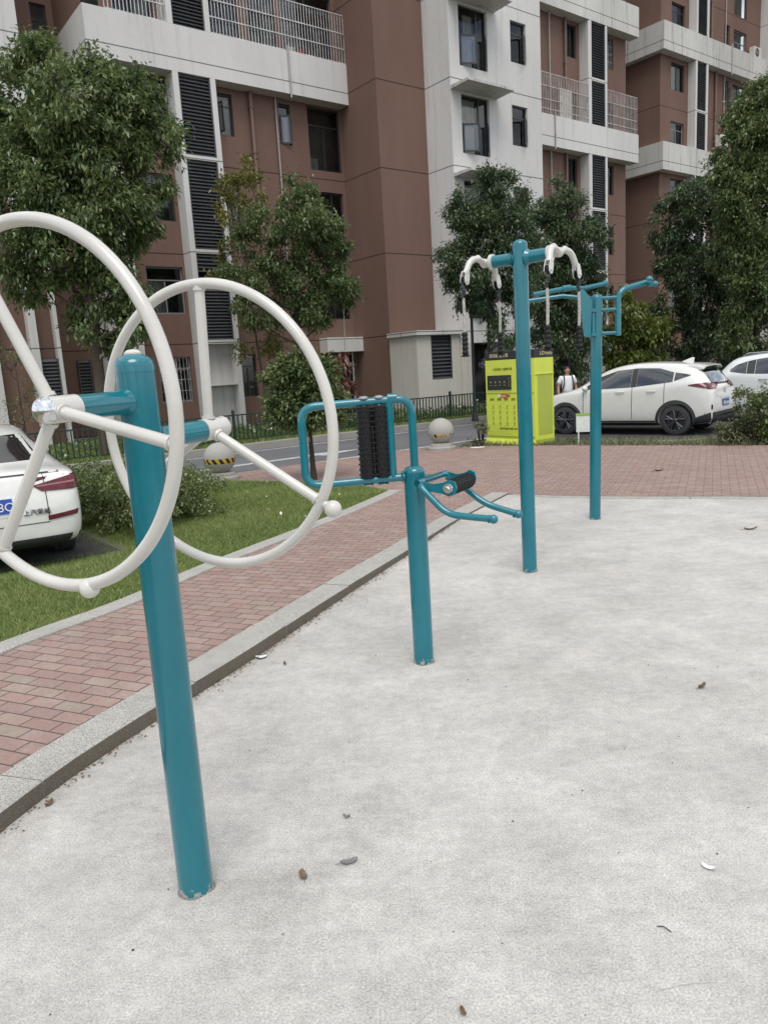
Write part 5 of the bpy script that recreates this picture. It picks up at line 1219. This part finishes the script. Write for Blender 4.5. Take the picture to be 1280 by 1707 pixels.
def tree(name, label, base, blobs, m, n, per, L, wd=.22, droop=.35, tr=.10, bark='bark', group=None, fork=.35, spread=.09, cat='tree', shell=.62, bend=0.0, lean=.5):
    t = thing(name, label, cat, base, 0, group); bz = np.array(base)
    bl = [(np.array(c) - bz, np.array(r)) for c, r in blobs]
    P, D = twigs(bl, n, shell)
    v, f = leaf_geo(P, D, per, L, wd, droop, spread)
    mesh_np('crown', v, f, M[m], t)
    cen = np.mean([b[0] for b in bl], 0); x = MB(); lowz = min(b[0][2] - b[1][2] for b in bl); hz = cen[2] * 1.1
    fk = np.array([cen[0] * lean + bend, cen[1] * lean, max(.25, lowz + (cen[2] - lowz) * fork)])
    top = np.array([cen[0], cen[1], max(b[0][2] for b in bl)])
    tp_ = [V(0, 0, -.05), V(fk[0] * .25 + bend * .5, fk[1] * .25, fk[2] * .4), V(*fk), V(*(fk * .5 + top * .5)), V(*top)]
    x.tube(fillet(tp_, 1.2, 5), tr, 12, rs=list(np.interp(np.linspace(0, 1, len(fillet(tp_, 1.2, 5))), [0, .08, .5, 1], [tr * 1.35, tr, tr * .65, tr * .12])))
    for c, r in bl:
        z0 = np.clip(c[2] - np.hypot(c[0] - fk[0], c[1] - fk[1]) * .8, fk[2] * .75, top[2] * .9); q = (z0 - fk[2]) / max(top[2] - fk[2], .1); a = fk + (top - fk) * max(q, 0) if q > 0 else fk * (z0 / fk[2])
        mid = (a + c) / 2 + np.array([0, 0, -.08 * np.linalg.norm(c - a)]) + rng.normal(0, .06, 3); pts_ = fillet([V(*a), V(*mid), V(*c)], .6, 4)
        x.tube(pts_, tr * .3, 7, rs=list(np.linspace(tr * .36, tr * .10, len(pts_))))
        near = np.argsort(np.linalg.norm((P - c) / r, axis=1) + rng.uniform(0, .6, len(P)))[:10]
        for i in near[::1]:
            e = P[i]; mm = (c + e) / 2 + rng.normal(0, .04, 3); x.tube([V(*c), V(*mm), V(*e)], tr * .06, 4, rs=[tr * .10, tr * .07, tr * .03])
    x.build('trunk', M[bark], t); return t
def blob(u, v, ru, rv, y, dy=0.0, rd=None):
    c = AY(u, v, y + dy); s = (np.linalg.norm(c - CP)) / CAMF
    return (c, (ru * s * .88, (rd if rd else (ru + rv) * .5) * s * .9, rv * s * .9))
def gbase(u, v, y, z=0.0): p = AY(u, v, y); return (p[0], p[1], z)
def bl(y, *L): return [blob(*q[:4], y, (q[4] if len(q) > 4 else float(rng.uniform(-.35, .35)))) for q in L]

tree('broadleaf_tree', 'big broadleaf tree hiding the left corner of the nearest apartment block', gbase(178, 740, 18.9), bl(18.6, (80, 112, 42, 36), (45, 165, 45, 45), (130, 165, 70, 60), (200, 165, 55, 45), (238, 215, 48, 50), (90, 230, 80, 60), (165, 250, 80, 70), (248, 275, 36, 42), (30, 270, 55, 60), (70, 335, 75, 55), (150, 345, 75, 55), (215, 345, 45, 45), (25, 395, 60, 55), (100, 415, 70, 45), (180, 420, 55, 50), (60, 462, 50, 32), (190, 480, 45, 45), (165, 545, 45, 45), (225, 525, 25, 45), (120, 480, 40, 40), (215, 585, 24, 28)),
     'leaf_big', 3900, 17, .145, .22, .42, .15, 'bark', fork=.42, spread=.10)
tree('street_tree', 'green feathery street tree in front of the brown wall, right of the louvre shaft', gbase(505, 700, 23.6), bl(23.4, (487, 330, 30, 26), (517, 315, 20, 20), (455, 372, 42, 30), (505, 370, 45, 32), (545, 365, 26, 24), (425, 400, 30, 22), (470, 425, 40, 30), (530, 420, 45, 34), (568, 420, 22, 26), (405, 455, 32, 28), (450, 478, 42, 32), (510, 480, 48, 34), (560, 490, 38, 34), (420, 520, 34, 26), (545, 530, 34, 24), (480, 515, 30, 22)),
     'leaf_mid', 2200, 15, .125, .20, .45, .085, 'bark_dark', fork=.25)
tree('slender_tree', 'thin half bare tree with yellowish leaves beside the louvre shaft', gbase(449, 700, 24.4), bl(24.4, (405, 288, 17, 24), (395, 318, 38, 22), (425, 318, 24, 22), (380, 345, 20, 18), (385, 385, 16, 18), (378, 430, 12, 30), (365, 455, 18, 10), (420, 355, 18, 18), (450, 560, 22, 25), (410, 585, 18, 14)),
     'leaf_yellow', 520, 8, .12, .24, .3, .05, 'bark', fork=.2)
tree('lawn_tree', 'small round evergreen tree with a thin trunk on the lawn tip, behind the roller machine', gbase(524, 806, 12.0, .01), bl(12.0, (505, 618, 48, 26, 0), (480, 650, 40, 36, .05), (535, 645, 42, 38, -.05), (508, 675, 58, 36, 0), (470, 685, 28, 24), (545, 690, 30, 20)),
     'leaf_lawn', 1300, 13, .08, .24, .1, .045, 'bark_dark', lean=.12, fork=.0, spread=.05)
tree('red_leaved_shrub', 'shrub with drooping dull red leaves in front of the canopied door', gbase(560, 705, 22.4), bl(22.4, (566, 610, 10, 15), (558, 640, 18, 18), (572, 655, 12, 16), (560, 670, 14, 12)),
     'leaf_red', 70, 7, .30, .20, .75, .04, 'bark_dark', cat='shrub', spread=.12)
tree('street_tree', 'dark round tree on a slim trunk in front of the white tower', gbase(816, 690, 21.8), bl(21.8, (818, 312, 34, 26), (785, 345, 34, 32), (850, 345, 36, 36), (765, 395, 36, 32), (815, 390, 50, 42), (865, 405, 38, 42), (745, 425, 18, 22), (785, 445, 42, 32), (840, 450, 46, 36), (770, 485, 26, 26), (820, 498, 42, 28), (862, 490, 30, 32), (840, 560, 22, 24)),
     'leaf_dark', 2700, 16, .108, .22, .35, .075, 'bark_dark', fork=.02)
tree('street_tree', 'dark dense tree behind the far exercise posts, left of the yellow green sapling', gbase(950, 680, 24.5), bl(24.5, (925, 330, 28, 26), (955, 360, 36, 34), (915, 385, 34, 34), (975, 410, 34, 40), (935, 430, 42, 40), (905, 450, 26, 40), (965, 475, 40, 38), (925, 505, 38, 38), (985, 500, 22, 30), (955, 550, 44, 40), (915, 560, 26, 36), (945, 600, 40, 30), (985, 570, 22, 26)),
     'leaf_dark', 2700, 16, .12, .22, .4, .09, 'bark_dark', fork=.1)
tree('sapling', 'yellow green young tree behind the roof of the white crossover', gbase(1055, 650, 25.5), bl(25.5, (1050, 512, 24, 22), (1030, 545, 20, 24), (1075, 548, 30, 26), (1045, 578, 34, 24), (1095, 575, 24, 24), (1060, 605, 40, 20), (1020, 590, 16, 20)),
     'leaf_lime', 900, 11, .17, .22, .3, .06, 'bark', fork=.2)
tree('street_tree', 'dark broad tree at the right in front of the far block, behind the crossover roof', gbase(1165, 640, 27.5), bl(27.5, (1150, 335, 34, 28), (1195, 320, 36, 26), (1125, 375, 34, 36), (1170, 385, 50, 42), (1215, 375, 36, 40), (1115, 430, 26, 34), (1150, 450, 46, 42), (1205, 450, 46, 44), (1125, 500, 34, 36), (1175, 520, 48, 40), (1225, 520, 36, 42), (1140, 560, 40, 32), (1195, 575, 50, 32)),
     'leaf_dark', 3300, 16, .132, .23, .4, .11, 'bark_dark', fork=.1)
tree('broadleaf_tree', 'tall tree at the right edge with paler sunlit leaf clumps over the parked cars', gbase(1262, 650, 23.5), bl(23.5, (1265, 165, 34, 26), (1300, 190, 50, 50), (1235, 215, 34, 30), (1275, 240, 50, 40), (1215, 262, 26, 22), (1240, 300, 46, 36), (1290, 320, 50, 50), (1255, 370, 46, 42), (1225, 420, 30, 40), (1280, 430, 50, 50), (1250, 490, 42, 44), (1300, 510, 46, 50), (1255, 555, 46, 36), (1225, 340, 24, 26)),
     'leaf_mid', 3700, 16, .128, .23, .4, .12, 'bark_dark', fork=.15)
tree('bare_shrub', 'twiggy half bare shrub behind the sedan roof at the left edge', gbase(45, 735, 17.6), bl(17.6, (20, 620, 22, 40), (40, 660, 22, 30), (15, 690, 26, 24), (30, 590, 14, 24), (55, 690, 14, 24)), 'leaf_hedge', 190, 5, .06, .25, .2, .04, 'bark_dark', cat='shrub', fork=.05)

def shrubbery(name, label, base, blobs, m, n, per, L, cat='shrub', group=None, wd=.26, spread=.04, shell=.7):
    t = thing(name, label, cat, base, 0, group); bz = np.array(base); b2 = [(np.array(c) - bz, np.array(r)) for c, r in blobs]
    P, D = twigs(b2, n, shell); k = P[:, 2] > -.02; P, D = P[k], D[k]; v, f = leaf_geo(P, D, per, L, wd, -.05, spread); mesh_np('foliage', v, f, M[m], t)
    x = MB(); s_ = max(1, len(P) // 60)
    for e in P[::s_]: a = np.array([e[0] * .35, e[1] * .35, -.03]); x.tube([V(*a), V(*((a + e) / 2 + np.array([0, 0, .05]))), V(*e)], .006, 4, rs=[.009, .006, .003])
    x.build('stems', M['bark_dark'], t); return t
# clipped hedge beside the parking bay
hb = []; h0 = np.array(W(-14.35, -12.35, -.03))
for a in np.arange(-14.75, -13.72, .34):
    for b in np.arange(-13.45, -10.2, .38): p = W(a, b, .28 + float(rng.uniform(-.04, .04))); hb.append((p, (.30, .30, .27)))
shrubbery('clipped_hedge', 'low clipped hedge between the white sedan and the lawn', tuple(h0), hb, 'leaf_hedge', 5200, 7, .05, 'hedge', spread=.035, shell=.75)
def vb(y, *L): return [blob(*q, y) for q in L]
shrubbery('weedy_bush', 'ragged grey green bush beside the rear bumper of the crossover', gbase(1225, 735, 13.4, -.02), vb(13.4, (1222, 715, 20, 12), (1202, 726, 14, 8), (1240, 722, 24, 14)), 'weed', 420, 8, .06)
shrubbery('weedy_bush', 'taller dark bush at the right edge in front of the second crossover', gbase(1262, 725, 13.2, 0), vb(13.2, (1265, 690, 24, 26), (1242, 668, 14, 18), (1285, 670, 24, 30), (1280, 715, 26, 18)), 'leaf_hedge', 620, 8, .065)
# hedge behind the parked cars
hb = []
for a in np.arange(6.5, 21, .8): p = W(a, -3.2 + float(rng.uniform(-.2, .2)), .75); hb.append((p, (.62, .6, .80 + float(rng.uniform(-.1, .25)))))
shrubbery('boundary_hedge', 'dark loose hedge behind the parked crossovers, under the trees', tuple(W(13.5, -3.2, 0)), hb, 'leaf_dark', 1500, 7, .14, 'hedge', spread=.10)

# grass and weeds: nobody could count them
def vin(P, poly):
    c = np.zeros(len(P), bool); n = len(poly)
    for i in range(n):
        x1, y1 = poly[i][:2]; x2, y2 = poly[(i + 1) % n][:2]
        if y1 == y2: continue
        c ^= ((y1 > P[:, 1]) != (y2 > P[:, 1])) & (P[:, 0] < (x2 - x1) * (P[:, 1] - y1) / (y2 - y1) + x1)
    return c
def vdist(P, poly):
    best = np.full(len(P), 9e9)
    for i in range(len(poly)):
        a = np.array(poly[i][:2]); d = np.array(poly[(i + 1) % len(poly)][:2]) - a; t = np.clip(((P - a) @ d) / (d @ d), 0, 1); best = np.minimum(best, np.linalg.norm(P - a - t[:, None] * d, axis=1))
    return best
def blades(name, P3, h, w_, m, lean=.5):
    n = len(P3); a = rng.uniform(0, 2 * PI, n); hh = (h * rng.uniform(.5, 1.3, n))[:, None]; s = np.stack([np.cos(a), np.sin(a), 0 * a], 1) * w_; ln = rng.normal(0, lean, (n, 3)) * np.array([1, 1, 0])
    v = np.stack([P3 - s, P3 + s, P3 + (np.array([0, 0, 1.0]) + ln) * hh], 1).reshape(-1, 3); f = np.arange(n * 3).reshape(-1, 3)
    o = mesh_np(name, v, f, M[m]); o['kind'] = 'stuff'; return o
def scatter(poly, n, lo, hi):
    P = rng.uniform(lo, hi, (n, 2)); return P[vin(P, poly)]
def vpz(y): t = np.clip((y - 4.2) / 4.8, 0, 1); return .07 - .056 * t * t * (3 - 2 * t)
cut_ = Wl([(-34, -13.9), (-15.2, -13.9), (-15.2, -9.3), (-34, -9.3)])
P = np.concatenate([scatter(lawn_poly, 330000, (-8, 2), (.6, 12.5)), scatter(lawn_poly, 60000, (-14, 6), (-3, 16))])
P = P[~vin(P, cut_)]; P = P[vdist(P, [tuple(p) for p in lawn_poly]) > .03]; az = np.arctan2(P[:, 0], P[:, 1]); P = P[(az > -.62)]
d = np.where(vin(P, bay), 0, vdist(P, bay)); z = -.115 + (vpz(P[:, 1]) + .118) * np.minimum(1, d / 1.1)
blades('lawn_grass', np.column_stack([P, z - .004]), .042, .0042, 'grass', .55)
q = scatter(lawn_poly, 900, (-6, 3), (.4, 12)); q = q[~vin(q, cut_)][:24]; d = np.where(vin(q, bay), 0, vdist(q, bay)); qz = -.115 + (vpz(q[:, 1]) + .118) * np.minimum(1, d / 1.1) + .035
v, f = leaf_geo(np.column_stack([q, qz]), np.tile([0, 0, .1], (len(q), 1)), 1, .055, .3, 0, .005); o = mesh_np('fallen_petals', v, f, M['petal']); o['kind'] = 'stuff'
vpoly = [*vg, *vt]; P = scatter(vpoly, 60000, (1.2, 9), (15, 16.5)); b0_ = np.array([p for p in vg]); dd = vdist(P, [tuple(p) for p in vt] ); 
pn = (np.sin(P[:, 0] * 3.1 + np.cos(P[:, 1] * 2.3) * 2) + np.sin(P[:, 1] * 4.7 + P[:, 0])) ; P = P[(pn > -.9) | (rng.random(len(P)) < .25)]; zz = -.055 + .062 * np.clip(vdist(P, [tuple(p) for p in vt]) / .9, 0, 1)
blades('verge_weeds', np.column_stack([P, zz]), .12, .010, 'weed', .8)
P = rng.uniform((-24, -4.85), (14, 2.1), (70000, 2)); P = P[(P[:, 1] < -3.2) | (rng.random(len(P)) < .5)]; Pw = np.array([W(a, b, 0) for a, b in P]); blades('strip_grass', Pw, .13, .012, 'grass', .5)
P = rng.uniform((-16, -4.0), (8, -.5), (170, 2)); Pw = np.array([W(a, b, .12 + rng.uniform(0, .18)) for a, b in P]); v, f = leaf_geo(Pw, np.tile([0, 0, .3], (len(Pw), 1)), 2, .085, .4, 0, .03); o = mesh_np('small_white_flowers', v, f, M['petal']); o['kind'] = 'stuff'
P = rng.uniform((-16, -4.0), (8, -.6), (2600, 2)); P = P[(P[:, 0] > -8) | (rng.random(len(P)) < .3)]; Pw = np.array([W(a, b, .12) for a, b in P]); v, f = leaf_geo(Pw, np.tile([0, 0, .5], (len(Pw), 1)), 4, .13, .28, -.1, .08); o = mesh_np('ground_cover', v, f, M['leaf_mid']); o['kind'] = 'stuff'
# weeds at the foot of the cabinet
shrubbery('weed_tuft', 'tall thin weeds growing against the left side of the lime cabinet', gbase(803, 741, 15.7, .02), vb(15.7, (800, 722, 9, 18), (790, 738, 16, 7), (806, 705, 5, 14)), 'weed', 60, 6, .07)

# ------------------------------------------------------------------ litter on the court
def flat_leaf(name, label, u, v, L, m, cat='leaf', rz=None, wd=.55, curl=.25, z=0.0, group='dry leaves on the court'):
    p = G(u, v, z); rz = random.uniform(0, 6.28) if rz is None else rz; x = MB(); N = 9; vs = []
    for i in range(N):
        t = i / (N - 1); w_ = L * wd * .5 * math.sin(PI * min(1, t * .92 + .04)) ** .8 * (1 + .18 * math.sin(9 * t)); zc = L * curl * (abs(t - .5) * 2) ** 2 * .5
        vs += [(L * (t - .5), -w_, .003 + zc + L * curl * .35), (L * (t - .5), 0, .003 + zc * .6), (L * (t - .5), w_ * .9, .003 + zc + L * curl * .22)]
    x.add(vs, [(3 * i + k, 3 * i + 3 + k, 3 * i + 4 + k, 3 * i + 1 + k) for i in range(N - 1) for k in (0, 1)])
    if cat == 'leaf': x.tube([V(-L * .5, 0, .004 + L * curl * .3), V(-L * .78, L * .06, .003)], L * .018, 5)
    o = x.build(name, M[m]); o.location = (p[0], p[1], z); o.rotation_euler = (0, 0, rz); tag(o, label, cat, group); return o
flat_leaf('dry_leaf', 'grey curled dry leaf lying on the near concrete, larger than the others', 582, 1438, .062, 'leafgrey', rz=.3)
flat_leaf('dry_leaf', 'brown dry leaf beside the grey one on the near concrete', 505, 1461, .052, 'leafdry', rz=1.9)
flat_leaf('dry_leaf', 'folded brown leaf alone on the concrete at the right, nearer than the far kerb', 1169, 1147, .055, 'leafdry', rz=.6, curl=.6)
flat_leaf('dry_leaf', 'long brown leaf on the far concrete near the right edge', 1250, 883, .13, 'leafdry', rz=.1, wd=.3)
flat_leaf('dry_leaf', 'small crumpled leaf on the concrete, left of the line between the two nearest posts', 578, 1364, .028, 'leafgrey', curl=.7)
flat_leaf('dry_leaf', 'tiny dark leaf next to the white scrap near the kerb', 475, 1108, .034, 'leafdry', curl=.6)
flat_leaf('dry_leaf', 'dark leaf lying on the brick plaza in front of the parked crossover', 1098, 785, .16, 'leafdry', rz=.4, wd=.35, z=.014)
flat_leaf('dry_leaf', 'small curled leaf at the bottom edge of the picture', 772, 1690, .030, 'leafdry', curl=.5)
flat_leaf('dry_leaf', 'brown leaf by the kerb at the left edge', 83, 1342, .045, 'leafdry', curl=.5)
flat_leaf('paper_scrap', 'crumpled white and pale blue wrapper beside the kerb', 436, 1097, .072, 'paper', 'paper scrap', rz=.2, wd=.75, curl=.3, group=None)
flat_leaf('paper_scrap', 'torn white scrap on the near concrete at the right', 1180, 1449, .045, 'paper', 'paper scrap', rz=2.5, wd=.4, curl=.4, group=None)
flat_leaf('paper_scrap', 'flat white paper on the plaza edge left of the lime cabinet', 796, 746, .32, 'paper', 'paper scrap', rz=.1, wd=.8, curl=.02, z=.014, group=None)
p = G(1106, 1549, 0); x = MB(); x.tube([V(-.02, 0, .003), V(0, .004, .006), V(.022, -.004, .003)], .0016, 5); o = x.build('twig', M['bark_dark']); o.location = (p[0], p[1], 0); o.rotation_euler = (0, 0, -.6); tag(o, 'short dark twig on the near concrete', 'twig')
# what stands on the balcony behind the bars
def basin(name, label, a, b, m, r):
    x = MB(); x.lathe([(r * .7, 0), (r * .72, .004), (r, .17), (r * 1.06, .175), (r * 1.05, .185), (r * .97, .18), (r * .68, .02), (0, .015)], n=22); p = W(a, b, 12.61); o = x.build(name, m); o.location = p; tag(o, label, 'basin')
basin('plastic_basin', 'red plastic basin behind the balcony bars of the nearest block', -1.78, 1.92, plain('red_plastic', (.42, .05, .03), .4), .17)
basin('plastic_basin', 'white basin behind the balcony bars, next to the red one', -2.2, 1.90, M['acwhite'], .15)
# crumbs of soil and leaf along the kerb foot and specks over the court
n = 900; t = rng.integers(6, len(Kin) - 8, n); fr = rng.random(n)[:, None]; base = Kin[t] * (1 - fr) + Kin[t + 1] * fr; nn = -np.stack([-(Kin[t + 1] - Kin[t])[:, 1], (Kin[t + 1] - Kin[t])[:, 0]], 1); nn /= np.linalg.norm(nn, axis=1)[:, None]
base = base + nn * (rng.exponential(.018, n)[:, None] + .003); v, f = leaf_geo(np.column_stack([base, np.full(n, .004)]), np.tile([0, 0, .05], (n, 1)), 1, .016, .4, 0, .002); v[:, 2] = np.clip(v[:, 2], .001, .012); o = mesh_np('kerb_debris', v, f, M['leafdry']); o['kind'] = 'stuff'
n = 420; P = np.column_stack([rng.uniform(-1.2, 5, n), rng.uniform(1.2, 8.5, n)]); P = P[vin(P, [*Kin, *far_in, (9, 0), (-2, 0)])]; v, f = leaf_geo(np.column_stack([P, np.full(len(P), .003)]), np.tile([0, 0, .05], (len(P), 1)), 1, .009, .4, 0, .001); v[:, 2] = np.clip(v[:, 2], .001, .006); o = mesh_np('ground_specks', v, f, M['bark_dark']); o['kind'] = 'stuff'
